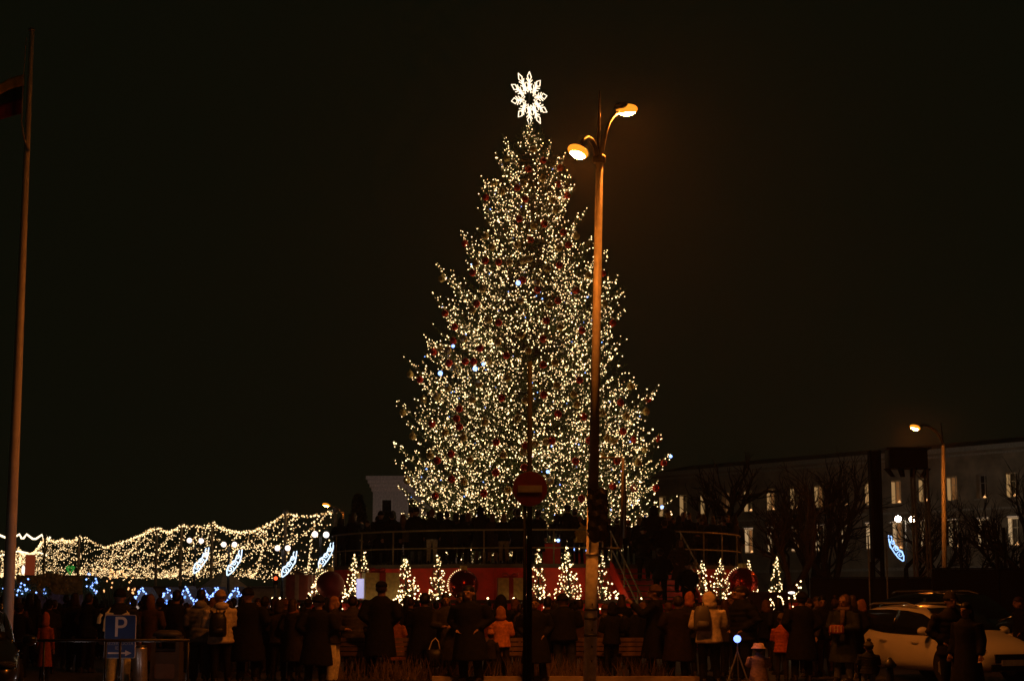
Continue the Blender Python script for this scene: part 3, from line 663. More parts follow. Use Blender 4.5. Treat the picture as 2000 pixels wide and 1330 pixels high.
FRONT = [
 # px, ytop, D, face, pose, style, coat, head, headcol, legs, label, extras
 (92, 1192, 33.5, 175, 'idle', 'long', (.34, .085, .03), 'hood', (.42, .12, .06), K, 'child in orange coat with pinkish hood behind the black car', dict(kid=1.2, wj=.78)),
 (42, 1176, 36, 180, 'pockets', 'short', K, 'beanie', C, K, 'person in black right beside the foot of the flagpole', {}),
 (40, 1166, 40, 170, 'idle', 'short', (.10, .05, .03), 'long', HB, K, 'person in dim brown coat beyond the flagpole foot', {}),
 (235, 1148, 32, 178, 'idle', 'puffer', (.02, .022, .022), 'beanie', K, (.55, .52, .30), 'person in black jacket with pale yellow reflective bands behind the blue parking sign', dict(wj=1.25, wide=1.25)),
 (300, 1160, 34, 172, 'pockets', 'long', BR, 'long', (.16, .08, .04), K, 'person with brown coat and long brown hair behind metal cylinder', {}),
 (340, 1152, 34.5, 180, 'pockets', 'long', K, 'bare', K, K, 'tall person in black between brown coat and grey jacket', {}),
 (394, 1150, 33.5, 182, 'front', 'puffer', (.24, .23, .22), 'bare', (.012, .012, .012), (.07, .075, .08), 'person in shiny grey jacket and grey trousers, dark hair', dict(kind='shell', wide=1.25, hoodback=True)),
 (436, 1150, 33.0, 205, 'front', 'puffer', (.58, .49, .36), 'beanie', (.42, .28, .15), K, 'person in cream jacket with orange beanie and black backpack', dict(kind='shell', wj=1.2, hoodback=True)),
 (488, 1146, 33.2, 180, 'pockets', 'long', K, 'beanie', K, K, 'broad person in black coat and black hat right of cream jacket', dict(wj=1.3)),
 (518, 1163, 35, 180, 'idle', 'short', K, 'beanie', C, K, 'shorter person in black behind the broad black coat', {}),
 (547, 1168, 34.5, 175, 'front', 'short', (.055, .045, .03), 'hood', (.05, .04, .03), C, 'person in dim patterned brown hooded coat', {}),
 (578, 1168, 34.2, 150, 'pockets', 'long', C, 'long', (.05, .03, .02), K, 'long haired person in dark coat with orange lit arm', dict(scarf=(.30, .12, .05))),
 (618, 1160, 32.2, 180, 'pockets', 'long', K, 'beanie', K, K, 'large black coated person with back turned, left of white trousers', dict(wj=1.3)),
 (652, 1164, 33.0, 75, 'front', 'short', C, 'long', (.30, .14, .06), (.62, .56, .45), 'person in dark jacket and white trousers showing an orange lit face', dict(wide=1.4)),
 (692, 1163, 36.5, 180, 'front', 'puffer', (.07, .06, .045), 'bare', HB, K, 'person in fuzzy grey brown jacket behind the left bench', dict(wj=1.25)),
 (742, 1134, 34.8, 175, 'pockets', 'long', K, 'cap', K, K, 'very tall black figure in peaked cap before the gold gift box', dict(wj=1.2)),
 (776, 1192, 37, 180, 'pockets', 'long', (.34, .12, .03), 'hood', (.30, .11, .03), K, 'small person in ochre orange coat behind second bench', dict(kid=1.15)),
 (826, 1158, 35.2, 180, 'front', 'long', K, 'bare', K, K, 'stout black figure beside the second bench', dict(wj=1.4)),
 (798, 1165, 38, 180, 'idle', 'long', K, 'bare', HB, K, 'dark figure partly hidden by the stout black one', {}),
 (876, 1157, 34.2, 5, 'front', 'long', (.04, .035, .025), 'long', K, (.05, .045, .03), 'woman with long black hair facing us holding a white handled bag', {}),
 (893, 1156, 36.5, 10, 'pockets', 'short', K, 'long', HB, K, 'dark haired person peering out behind the woman with bag', {}),
 (921, 1143, 33.0, -18, 'pockets', 'long', K, 'long', K, K, 'tall dark haired woman in wide black coat facing us', dict(wj=1.35)),
 (975, 1158, 36, 190, 'phone', 'puffer', K, 'hood', K, K, 'person in black hood just behind the bright orange jacket', dict(wj=1.2)),
 (982, 1181, 34.4, 178, 'front', 'short', (.62, .22, .07), 'hood', (.36, .15, .05), C, 'small person in bright orange hooded jacket with thin shoulder strap', dict(kid=1.1)),
 (958, 1222, 34.0, 160, 'front', 'short', C, 'pom', (.45, .17, .06), C, 'toddler in orange knitted hat beside the bright orange jacket', dict(kid=1.35)),
 (1012, 1178, 38, 150, 'pockets', 'short', (.10, .07, .045), 'bare', HB, K, 'person in dull brown left of the no entry sign post', {}),
 (1049, 1165, 33.0, 0, 'pockets', 'long', K, 'bare', (.02, .013, .01), K, 'person in long black coat facing us beside no entry post', dict(wj=1.2)),
 (1073, 1165, 35, 178, 'idle', 'long', K, 'bare', K, K, 'dark head close behind the long black coat', {}),
 (1104, 1158, 34.6, 180, 'front', 'short', K, 'beanie', K, JE, 'large black jacketed person left of the grey lamp pole', dict(wj=1.35)),
 (1128, 1170, 36, 170, 'pockets', 'short', BR, 'bare', HB, K, 'person in brown jacket touching the grey lamp pole on its left', {}),
 (1085, 1172, 37.5, 180, 'phone', 'short', OL, 'hood', OL, K, 'low hooded person behind the two dark figures near lamp pole', {}),
 (1180, 1178, 35.5, 200, 'front', 'short', BR, 'beanie', (.10, .05, .03), K, 'person in brown right next to the grey lamp pole', {}),
 (1192, 1172, 34.8, 185, 'front', 'short', K, 'hood', K, K, 'person in black hood leaning by the red stair stringer', {}),
 (1240, 1178, 36, 190, 'pockets', 'short', K, 'beanie', K, K, 'dark person at the foot of the staircase', {}),
 (1272, 1140, 34.2, -95, 'phone', 'long', K, 'beanie', (.10, .06, .04), K, 'tall person in brown ribbed beanie turned left, dark coat', dict(wj=1.2)),
 (1322, 1163, 33.8, 180, 'pockets', 'long', (.02, .014, .011), 'bare', HB, K, 'broad dark back with short hair left of the white coat', dict(wj=1.3)),
 (1344, 1152, 36, 195, 'pockets', 'short', C, 'hood', (.50, .17, .07), K, 'person in orange fur trimmed hood left of the white coat', {}),
 (1384, 1152, 32.8, 192, 'front', 'short', (.72, .60, .45), 'hood', (.72, .58, .44), K, 'person in white hooded coat carrying a grey backpack', dict(wj=1.28)),
 (1420, 1170, 35.5, 160, 'pockets', 'short', C, 'long', (.06, .03, .02), K, 'dark haired small person right of the white hooded coat', {}),
 (1424, 1160, 37, -30, 'pockets', 'short', C, 'bare', HB, K, 'orange lit face glancing out behind the bearded man', {}),
 (1452, 1144, 33.2, -70, 'pockets', 'puffer', K, 'bare', (.03, .015, .01), K, 'bearded man in bulky black jacket looking left, face orange lit', dict(wj=1.5)),
 (1478, 1255, 28.5, 185, 'front', 'long', (.34, .22, .13), 'bucket', (.60, .42, .30), (.10, .07, .05), 'small child in pale bucket hat and mottled fur coat at bottom edge', dict(kid=1.35, wj=1.5)),
 (1524, 1196, 34.5, 165, 'front', 'puffer', (.48, .11, .03), 'beanie', (.10, .07, .04), C, 'child in rust orange padded jacket behind the bearded man', dict(kid=1.2)),
 (1562, 1154, 34.2, 185, 'pockets', 'long', K, 'beanie', K, K, 'large black figure right of the rust orange child', dict(wj=1.3)),
 (1580, 1168, 36, -60, 'idle', 'short', (.05, .04, .03), 'bare', HB, K, 'person with grey hood looking left beyond large black figure', dict(hoodback=True)),
 (1608, 1163, 36.5, 0, 'pockets', 'short', K, 'bare', K, (.20, .09, .05), 'person with orange lit round face and tan trousers, dark jacket', {}),
 (1642, 1158, 33.4, -35, 'front', 'long', (.035, .04, .04), 'hood', (.12, .07, .045), (.16, .17, .19), 'woman in hood and grey coat holding plaid bag near white car', dict(scarf=(.15, .10, .08), wj=1.2)),
 (1668, 1162, 33.8, 175, 'pockets', 'long', K, 'long', (.05, .03, .02), K, 'person with brown hair and black coat close to the white car', {}),
 (1684, 1168, 35.5, -60, 'phone', 'short', C, 'hood', (.30, .13, .07), K, 'person with raised orange lit hand behind the white car tail', {}),
 (1690, 1245, 29.0, 180, 'front', 'puffer', (.03, .033, .033), 'pom', (.07, .065, .04), (.16, .18, .22), 'child in green knit hat and dark jacket before the white car', dict(kid=1.3, wj=1.4)),
 (1852, 1153, 26.8, 12, 'pockets', 'puffer', (.022, .018, .012), 'beanie', (.03, .026, .02), K, 'tall person in dark beanie and olive coat before the white car', dict(wj=1.15)),
 (1884, 1176, 26.4, -50, 'idle', 'long', K, 'long', (.010, .009, .008), K, 'shorter long haired person in black beside the dark beanie', dict(wj=1.15)),
 (1992, 1165, 36, -80, 'pockets', 'short', K, 'long', (.04, .02, .015), K, 'person half cut by right edge beyond the parked cars', {}),
]
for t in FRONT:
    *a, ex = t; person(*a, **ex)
HN = {'bare': 'bare headed', 'beanie': 'knit capped', 'long': 'long haired', 'hood': 'hooded', 'pom': 'bobble hatted'}; CN = {'short': 'short jacket', 'puffer': 'padded jacket', 'long': 'long coat'}
ORD = ['first', 'second', 'third', 'fourth', 'fifth', 'sixth', 'seventh', 'eighth', 'ninth', 'tenth', 'eleventh', 'twelfth', 'thirteenth', 'fourteenth', 'fifteenth', 'sixteenth', 'seventeenth', 'eighteenth', 'nineteenth', 'twentieth']
# the packed crowd at the left, dark backs that nothing sets apart
gl = 'dark backed onlooker packed in the crowd before the gold tent'
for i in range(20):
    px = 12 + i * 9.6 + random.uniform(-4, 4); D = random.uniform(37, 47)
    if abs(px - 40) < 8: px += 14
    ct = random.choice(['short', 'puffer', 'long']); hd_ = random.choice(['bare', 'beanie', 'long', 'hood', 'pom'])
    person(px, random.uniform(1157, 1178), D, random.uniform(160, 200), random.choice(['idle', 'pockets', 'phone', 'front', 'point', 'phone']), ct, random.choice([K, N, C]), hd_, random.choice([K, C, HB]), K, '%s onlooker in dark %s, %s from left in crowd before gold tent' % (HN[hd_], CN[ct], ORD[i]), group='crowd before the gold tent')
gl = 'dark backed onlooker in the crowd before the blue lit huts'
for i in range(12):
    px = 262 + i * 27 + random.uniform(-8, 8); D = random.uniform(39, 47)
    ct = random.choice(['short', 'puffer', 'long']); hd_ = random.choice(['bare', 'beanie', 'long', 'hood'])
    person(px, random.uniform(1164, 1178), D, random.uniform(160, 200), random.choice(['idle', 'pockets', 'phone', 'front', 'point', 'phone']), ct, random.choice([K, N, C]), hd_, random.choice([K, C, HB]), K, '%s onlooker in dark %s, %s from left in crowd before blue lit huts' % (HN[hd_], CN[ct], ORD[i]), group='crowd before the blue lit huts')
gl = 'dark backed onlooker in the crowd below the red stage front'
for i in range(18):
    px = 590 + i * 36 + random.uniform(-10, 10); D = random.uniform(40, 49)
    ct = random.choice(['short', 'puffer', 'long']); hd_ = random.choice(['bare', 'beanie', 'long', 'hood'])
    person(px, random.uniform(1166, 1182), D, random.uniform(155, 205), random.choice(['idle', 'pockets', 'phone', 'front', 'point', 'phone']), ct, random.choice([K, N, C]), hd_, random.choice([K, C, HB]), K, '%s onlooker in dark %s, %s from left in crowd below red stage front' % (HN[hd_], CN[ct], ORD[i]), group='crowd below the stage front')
def crowd_row(n, x0, x1, d0, d1, y0, y1, phrase, grp, pale=.08, turn=.12, z0=0., rad=None):
    for i in range(n):
        px = x0 + (x1 - x0) * (i + random.uniform(-.35, .35)) / max(1, n - 1); D = random.uniform(d0, d1)
        ct = random.choice(['short', 'puffer', 'long']); hd_ = random.choice(['bare', 'beanie', 'long', 'hood', 'pom'])
        cc = random.choice([K, N, C, K, BR]) if random.random() > pale else random.choice([GY, CR, OL, (.30, .09, .03)])
        fc = random.uniform(135, 225) if random.random() > turn else random.uniform(-70, 70)
        if rad:
            r = random.uniform(*rad); D = SY - math.sqrt(max(1, r * r - (gx(px, SY - r) - SX) ** 2))
        person(px, random.uniform(y0, y1), D, fc, random.choice(['idle', 'pockets', 'phone', 'front', 'point']), ct, cc, hd_, random.choice([K, C, HB, BR, (.2, .1, .05)]), random.choice([K, C, JE]),
               '%s onlooker in %s, %s from left, %s' % (HN[hd_], CN[ct], ORD[i], phrase), group=grp, kid=1, stance=random.choice(['stand', 'walk']), z0=z0, H=random.uniform(1.6, 1.95) if z0 else None)
crowd_row(20, 250, 660, 36.5, 39.5, 1158, 1180, 'second crowd row at left', 'second row of crowd, left')
crowd_row(18, 690, 1130, 37.5, 40.5, 1162, 1184, 'second row past benches', 'second row of crowd, middle')
crowd_row(16, 1180, 1660, 37, 41, 1160, 1182, 'second crowd row at right', 'second row of crowd, right')
crowd_row(17, 668, 1180, 55, 56, 1000, 1010, 'back row on stage', 'back row on the stage', z0=Z1, rad=(5.5, 6.1))
crowd_row(9, 1300, 1430, 55, 56, 1000, 1010, 'back row at stage right end', 'back row on the stage', z0=Z1, rad=(5.4, 6.0))
# people on the stage deck behind the railing
YEL = (.55, .33, .05)
UP = [(662, 1012, 6.6, 180, 'pockets', 'short', K, 'bare', (.10, .06, .04), K, 'person at the far left end of the stage railing'),
 (684, 1008, 5.9, 170, 'phone', 'short', BR, 'long', (.12, .07, .04), K, 'brown haired person second along the stage railing from left'),
 (716, 1016, 6.9, -20, 'pockets', 'short', C, 'long', HB, K, 'person on stage whose dim brown face looks back over railing'),
 (742, 987, 6.3, 180, 'pockets', 'long', K, 'beanie', K, K, 'tall dark figure before the pale distant building on stage'),
 (764, 1000, 6.7, 190, 'idle', 'puffer', K, 'bare', K, K, 'dark figure sloping shoulder to shoulder with the tall one'),
 (786, 1003, 6.2, 175, 'front', 'short', (.22, .13, .06), 'long', (.20, .11, .05), K, 'person with tawny hair on stage left of two tall black backs'),
 (812, 988, 6.9, 180, 'pockets', 'long', K, 'beanie', K, (.10, .12, .12), 'tall black back above the small fir right of the gold box'),
 (843, 994, 6.6, 180, 'idle', 'short', K, 'bare', (.18, .07, .04), (.50, .46, .34), 'person on stage wearing pale beige trousers'),
 (872, 998, 6.8, 180, 'phone', 'long', K, 'bare', K, K, 'black figure on stage right of the pale beige trousers'),
 (903, 1002, 6.9, 180, 'front', 'puffer', K, 'hood', K, K, 'wide hooded figure on stage above glossy red giant bauble'),
 (938, 985, 6.7, 180, 'phone', 'long', K, 'hood', K, (.14, .10, .06), 'pointed hooded figure on stage in tan boots'),
 (962, 1002, 6.6, 170, 'pockets', 'long', (.05, .035, .025), 'long', (.14, .08, .04), (.30, .2, .1), 'long brown haired person on stage beside the pointed hood'),
 (984, 1003, 6.9, 185, 'front', 'short', K, 'long', (.22, .15, .08), (.26, .18, .09), 'person with fair hair ends on stage left of dark tall back'),
 (1012, 993, 6.9, 180, 'pockets', 'long', K, 'bare', K, K, 'tall dark back on stage directly left of the no entry sign post'),
 (1050, 997, 6.9, 180, 'idle', 'long', K, 'beanie', K, K, 'dark back on stage directly right of the no entry sign post'),
 (1109, 982, 6.9, 195, 'pockets', 'puffer', K, 'cap', K, K, 'tall dark person in cap above the red planter box'),
 (1132, 1008, 6.6, 205, 'idle', 'short', (.55, .34, .06), 'bare', (.20, .10, .04), K, 'person in ochre yellow coat on stage right of cap wearer'),
 (1190, 1012, 6.9, 190, 'phone', 'short', K, 'bare', HB, K, 'dark person on stage just right of the bagged signal'),
 (1206, 1010, 6.2, 180, 'pockets', 'short', OL, 'beanie', (.08, .06, .04), K, 'olive coated person on stage behind the signal bracket'),
 (1228, 1014, 6.5, 175, 'pockets', 'short', K, 'beanie', (.32, .13, .05), K, 'person in orange brown beanie at the head of stairs'),
 (1250, 1010, 6.8, 190, 'idle', 'long', K, 'long', (.20, .16, .08), K, 'fair haired person in black near the stair head'),
 (1308, 1002, 6.6, 185, 'pockets', 'short', K, 'beanie', YEL, K, 'person in mustard yellow beanie at right of stage'),
 (1328, 1005, 6.9, 170, 'front', 'puffer', K, 'hood', C, K, 'hooded person right of the mustard yellow beanie'),
 (1347, 1000, 6.9, -10, 'front', 'puffer', K, 'bare', HB, K, 'person facing us in the right stage bay holding a cup'),
 (1372, 1010, 6.4, 185, 'phone', 'short', C, 'beanie', (.08, .06, .04), K, 'dim hatted person in the right stage bay, middle'),
 (1394, 1008, 6.9, 180, 'pockets', 'short', K, 'long', (.10, .06, .03), K, 'brown haired person near the last railing post on right'),
 (1408, 1011, 6.2, 180, 'pockets', 'short', C, 'bare', HB, K, 'dark person wedged between brown hair and last dim face'),
 (1424, 1000, 6.9, -30, 'pockets', 'long', K, 'bare', (.02, .012, .01), K, 'tall man with dim face at the right stage end'),
 (1440, 1014, 6.6, 170, 'idle', 'short', K, 'beanie', K, K, 'black hatted person outermost on the right stage end')]
for px, yt, r, fc, po, sty, cc, hd_, hc, lc, lab in UP:
    D = SY - r
    for _ in range(20):
        x = max(-r, min(r, gx(px, D) - SX)); D = SY - math.sqrt(r * r - x * x)
    person(px, yt, D, fc, po, sty, cc, hd_, hc, lc, lab, z0=Z1, H=min(1.93, max(1.5, Zof(yt, D) - Z1)))
# people on the stairs
def stair_z(t): return top + dirv * t
for px, t, fc, sty, cc, hd_, hc, lab, H in ((1278, -.12, 185, 'long', K, 'hood', K, 'broad black hooded figure standing at the very top of stairs', 1.95), (1258, .16, 180, 'puffer', K, 'beanie', K, 'dark climber two steps below the stair top', 1.75), (1300, .10, 175, 'long', K, 'bare', HB, 'dark climber at the right rail near stair top', 1.78),
        (1330, .30, 10, 'long', (.06, .042, .03), 'hood', (.06, .042, .03), 'person in brown grey hooded cape coming down the stairs', 1.70), (1290, .46, 180, 'short', N, 'bare', K, 'dark back halfway up the stairs', 1.76), (1345, .62, 20, 'short', K, 'beanie', C, 'dark person low on the stairs at right rail', 1.72)):
    p = stair_z(max(t, 0)); D = p.y if t > 0 else top.y + .35
    z0 = Z1 if t <= 0 else Z1 + dirv.z * math.ceil((t) * (NS + .4)) / (NS + .4) + .02
    person(px, 1000, D, fc, 'pockets', sty, cc, hd_, hc, K, lab, z0=z0, H=H, wj=1.25)
# what people carry
def backpack(px, py, D, h, m, lab, rz=0):
    p = P(px, py, D); t = thing('backpack', lab, 'backpack', (p.x, p.y, p.z), R(rz))
    b = MB().loft([(0, 0, 0, .15, .075), (0, 0, .05, .165, .095), (0, 0, h * .7, .16, .09), (0, 0, h * .95, .12, .07), (0, 0, h, .05, .03)], 14); b.build('sack', m, t, True)
    MB().loft([(0, -.09, .05, .11, .04), (0, -.10, h * .25, .12, .05), (0, -.09, h * .4, .09, .03)], 12).build('front_pocket', m, t, True)
    MB().tube([(-.03, .0, h), (-.03, .0, h + .05), (.03, .0, h + .05), (.03, .0, h)], .012, 6).build('grab_loop', BLACK, t)
    for s in (-1, 1): MB().tube([(s * .10, .05, h * .95), (s * .13, .12, h * 1.05), (s * .14, .2, h * .9)], .022, 6).build('strap', BLACK, t)
backpack(425, 1243, 32.72, .46, mat('black_nylon', (.012, .012, .012), .5), 'black backpack on the back of cream jacket', 12)
backpack(1372, 1232, 32.52, .48, mat('grey_nylon', (.11, .10, .09), .6), 'grey backpack on the white hooded coat')
def ho(px, py, D): return P(px, py, D)
t = thing('plaid_bag', 'red plaid shoulder bag held at the hooded woman front', 'bag', P(1634, 1237, 33.05), R(-20))
MB().loft([(0, 0, 0, .14, .05), (0, 0, .03, .15, .055), (0, 0, .13, .145, .05), (0, 0, .17, .12, .03)], 14).build('pouch', mat('plaid_red', (.30, .07, .04), .7), t, True)
for k in range(4): MB().box((-.1 + k * .066, -.052, .09), (.014, .012, .12)).build('stripe', mat('plaid_pale', (.6, .45, .3), .7), t)
MB().tube([(-.13, 0, .15), (-.05, .02, .42), (.1, .06, .46)], .01, 6).build('strap', BLACK, t)
t = thing('hand_bag', 'dark carrier bag with pale handles held by long haired woman', 'bag', P(848, 1300, 33.8))
MB().loft([(0, 0, 0, .15, .07), (0, 0, .2, .16, .075), (0, 0, .32, .15, .05)], 12).build('sack', BLACK, t, True)
for s in (-1, 1): MB().tube([(-.10, s * .03, .32), (-.05, s * .03, .47), (.02, 0, .54), (.08, s * .03, .47), (.11, s * .03, .32)], .010, 6).build('handle', mat('pale_handle', (.6, .5, .4), .5), t)
# reflective bands on the marshal's jacket (flat proud bands of a harness he wears)
t = thing('reflective_harness', 'pale yellow reflective bands worn over black jacket by parking sign', 'harness', (gx(235, 32), 32, 0))
YB = mat('reflective_band', (.95, .92, .55), .5, 0, .03)
def bandring(z, rx, ry, h): return MB().loft([(0, 0, z, rx, ry), (0, 0, z + h, rx, ry)], 24, False)
sx = 1.27
for s in (-1, 1):
    MB().tube([Vector((s * .19 * sx, -.17, 1.02)), Vector((s * .18 * sx, -.185, 1.2)), Vector((s * .15 * sx, -.18, 1.34)), Vector((s * .10 * sx, -.13, 1.44))], .026, 6).build('shoulder_band', YB, t)
MB().tube([(-.17 * sx, -.185, 1.335), (0, -.20, 1.345), (.17 * sx, -.185, 1.335)], .026, 6).build('back_band', YB, t)
MB().tube([(-.235 * sx, -.11, 1.33), (-.265 * sx, -.12, 1.25), (-.275 * sx, -.115, 1.16)], [.045, .05, .05], 8).build('sleeve_band', YB, t)
# phone light on a tripod
PH = P(1440, 1247, 28.2)
t = thing('phone_tripod', 'blue white phone light glowing on a small tripod at lower right', 'tripod', (PH.x, PH.y, 0))
MB().ball((0, 0, PH.z), .062, 14, 10).build('lamp', emit('blue_ring_light', (.17, .27, 1.0), 3.2), t, True)
MB().tube([(0, 0, PH.z - .06), (0, 0, PH.z - .22)], .012, 6).build('column', STEEL, t)
for a in (200, 320, 80):
    MB().tube([(0, 0, PH.z - .2), (math.cos(R(a)) * .30, math.sin(R(a)) * .30, 0)], .013, 6).build('leg', STEEL, t)

# ------------------------------------------------------------------ benches
def bench_proto():
    t = thing('bench', '', 'bench', (0, 0, 0), 0, 'slatted benches behind the planting bed')
    bw = 1.75
    sm = MB().box((0, 0, 0), (bw, .07, .028)).mesh('slat'); bm_ = MB().box((0, 0, 0), (bw, .026, .075)).mesh('slat')
    for i in range(5): o = put(sm, 'slat', WOOD, t); o.location = (0, .10 + i * .085, .45)
    for i in range(4): o = put(bm_, 'slat', WOOD, t); o.location = (0, .0 - i * .012, .50 + i * .095)
    for s in (-1, 1):
        MB().tube([(s * .7, .03, 0), (s * .7, .03, .45), (s * .7, -.035, .85)], .025, 8).build('leg', DKSTEEL, t)
        MB().tube([(s * .7, .45, 0), (s * .7, .45, .435), (s * .7, .03, .435)], .022, 8).build('leg', DKSTEEL, t)
    return t
b0 = bench_proto()
for i, (px, lab) in enumerate(((690, 'slatted wooden bench beside the white trousers'), (782, 'slatted wooden bench in front of the ochre coat'), (985, 'slatted wooden bench in front of the bright orange jacket'), (1210, 'slatted wooden bench right of the grey lamp pole'))):
    if i == 0: b0.location = (gx(px, 35), 35.3, 0); b0['label'] = lab
    else: copy_thing(b0, (gx(px, 35), 35.3, 0), 0, lab)

# ------------------------------------------------------------------ street lamps and poles
def lamp_head(parent, c, d, sc_=1.0, power=900, name='luminaire', glow=26):
    """c centre, d unit horizontal direction pointing away from the arm"""
    a = math.atan2(d[1], d[0]); M = Matrix.Translation(c) @ Matrix.Rotation(a, 4, 'Z') @ Matrix.Rotation(R(-12), 4, 'Y') @ Matrix.Scale(sc_, 4)
    b = MB(); q = MB()
    q.ball((-.12, 0, .05), (.15, .10, .075), 18, 10); q.v = [tuple(M @ Vector((x, y, max(z, .012)))) for x, y, z in q.v]
    h = q.build(name, mat('lamp_housing', (.30, .29, .27), .5), parent, True)
    q = MB().ball((.02, 0, .006), (.220, .142, .086), 20, 12); q.v = [tuple(M @ Vector(v)) for v in q.v]
    q.build('refractor', emit('sodium_refractor', (1.0, .30, .02), 1.3), h, True)
    q = MB().ball((.02, 0, -.008), (.185, .120, .088), 20, 12); q.v = [tuple(M @ Vector(v)) for v in q.v]
    q.build('lens', emit('sodium_lens_%d' % power, SODIUM, power * 2.5 / sc_ ** 2), h, True)
LD = 28.0
base = P(1151, 1362, LD); base.z = 0; tp = P(1171, 318, LD)
lamp = thing('street_lamp', 'tall two armed street lamp burning orange in front of the fir', 'street lamp', base)
def L(v): return Vector(v) - base
midp = P(1159, 960, LD)
MB().tube([(0, 0, 0), L(midp)], [.105, .098], 16).build('lower_pole', mat('grey_concrete_pole', (.66, .62, .55), .8, 0, .3, 9, .3), lamp, True)
MB().tube([L(midp), L(tp)], [.082, .062], 16).build('pole', LAMPPOLE, lamp, True)
MB().loft([(0, 0, -.07, .10, .10), (0, 0, -.05, .115, .115), (0, 0, .05, .115, .115), (0, 0, .08, .085, .085)], 16).build('collar', DKSTEEL, lamp).location = L(P(1170, 312, LD))
MB().tube([L(P(1168, 312, LD)), L(P(1171, 178, LD))], [.04, .012], 8).build('finial_rod', DKSTEEL, lamp, True)
MB().tube([L(P(1173, 312, LD)), L(P(1176, 292, LD)), L(P(1182, 262, LD + .15)), L(P(1190, 238, LD + .45)), L(P(1199, 227, LD + .75)), L(P(1208, 219, LD + 1.0))], [.042, .04, .036, .032, .03, .03], 10).build('arm', LAMPPOLE, lamp, True)
MB().tube([L(P(1168, 312, LD)), L(P(1163, 288, LD - .2)), L(P(1156, 273, LD - .5)), L(P(1147, 268, LD - .95)), L(P(1139, 273, LD - 1.4)), L(P(1134, 286, LD - 1.8))], [.042, .038, .034, .032, .03, .03], 10).build('arm', DKSTEEL, lamp, True)
MB().tube([L(P(1163, 310, LD)), L(P(1158, 290, LD - .2)), L(P(1148, 275, LD - .45))], .02, 8).build('brace', STEEL, lamp, True)
lamp_head(lamp, L(P(1223, 215, LD + 1.1)), (.65, .75), 1.12, 900)
lamp_head(lamp, L(P(1130, 298, LD - 2.0)), (-.55, -.83), .98, 850)
for y in (1083, 1190, 1207, 1240): 
    MB().loft([(0, 0, -.02, .112, .112), (0, 0, .02, .112, .112)], 18).build('clamp_band', DKSTEEL if y != 1083 else STEEL, lamp, True).location = L(P(1151 + (1362 - y) * .0195, y, LD))
for i, y in enumerate((1180, 1209, 1229, 1262, 1290)):
    MB().box((0, 0, 0), (.05 if i == 1 else .02, .006, .035)).build('sticker', BLACK, lamp).location = L(P(1155 + (1300 - y) * .01 + (4 if i == 1 else 0), y, LD)) + Vector((0, -.112, 0))
# bracket with its edge-on board, and the bagged traffic signal
t = thing('signal_bracket', 'thin steel bracket with upright tube reaching right from lamp pole', 'bracket', P(1213, 1071, LD))
o0 = P(1213, 1071, LD)
MB().tube([P(1163, 1071, LD) - o0, P(1213, 1071, LD) - o0], .022, 8).build('arm', DKSTEEL, t)
MB().tube([P(1166, 894, LD) - o0, P(1216, 894, LD) - o0], .018, 8).build('arm', DKSTEEL, t)
MB().tube([P(1213, 1071, LD) - o0, P(1217, 894, LD) - o0], .022, 10).build('upright', mat('dull_bracket', (.10, .09, .08), .6), t, True)
MB().box(tuple(P(1219.5, 990, LD) - o0), (.025, .6, 1.0)).build('edge_on_board', BLACK, t)
def plastic_bag():
    b = bmesh.new(); bmesh.ops.create_cube(b, size=1); bmesh.ops.subdivide_edges(b, edges=b.edges, cuts=9, use_grid_fill=True)
    for v in b.verts:
        v.co.x *= .31; v.co.y *= .34; v.co.z *= .86
        n = Vector((v.co.x, v.co.y, 0)).normalized()
        f = .014 * math.sin(v.co.z * 31 + v.co.x * 17 + v.co.y * 23) + .012 * math.sin(v.co.z * 13 - v.co.x * 40 + v.co.y * 31)
        v.co += n * f
        if v.co.z < -.36: v.co.x *= .75; v.co.y *= .75
        v.co.z += .018 * math.sin(v.co.x * 30)
    me = bpy.data.meshes.new('bag'); b.to_mesh(me); b.free(); return me
c0 = P(1167, 1007, LD)
t = thing('bagged_signal', 'traffic signal wrapped in black plastic strapped to the lamp pole', 'traffic signal', c0)
put(plastic_bag(), 'plastic_wrap', mat('black_film', (.012, .012, .013), .22, 0, .2, 6, .5), t)
for dz in (.3, -.3): MB().box((-.13, .05, dz), (.1, .2, .05)).build('mount', DKSTEEL, t)

# no-entry sign on its own dark post
SD = 26.4; sb = P(1033, 1340, SD); sb.z = 0; spt = P(1035, 706, SD)
t = thing('no_entry_sign', 'round red no entry sign with pale bar on dark post', 'sign', sb)
SPOST = mat('sign_post_dark', (.008, .011, .008), .8); SPOST.node_tree.nodes['Principled BSDF'].inputs['Specular IOR Level'].default_value = .1; MB().tube([(0, 0, 0), spt - sb], [.045, .036], 12).build('post', SPOST, t, True)
MB().tube([(-.07, -.02, 0), P(1028, 985, SD) - sb + Vector((-.02, -.02, 0))], .026, 10).build('side_post', SPOST, t, True)
sc0 = P(1035, 955, SD) - sb; rs_ = 33 * SD / 3310
q = MB().loft([(0, 0, -.012, rs_, rs_), (0, 0, .012, rs_, rs_)], 40); o = q.build('disc', mat('sign_red', (.20, .025, .015), .55), t); o.location = sc0 + Vector((0, -.075, 0)); o.rotation_euler = (R(90), 0, 0)
q = MB().loft([(0, 0, -.006, rs_ * 1.03, rs_ * 1.03), (0, 0, .006, rs_ * 1.03, rs_ * 1.03)], 40); o = q.build('rim', STEEL, t); o.location = sc0 + Vector((0, -.055, 0)); o.rotation_euler = (R(90), 0, 0)
MB().box((0, -.09, 0), (rs_ * 1.42, .004, rs_ * .40)).build('bar', mat('sign_white', (.40, .38, .34), .6), t).location = sc0
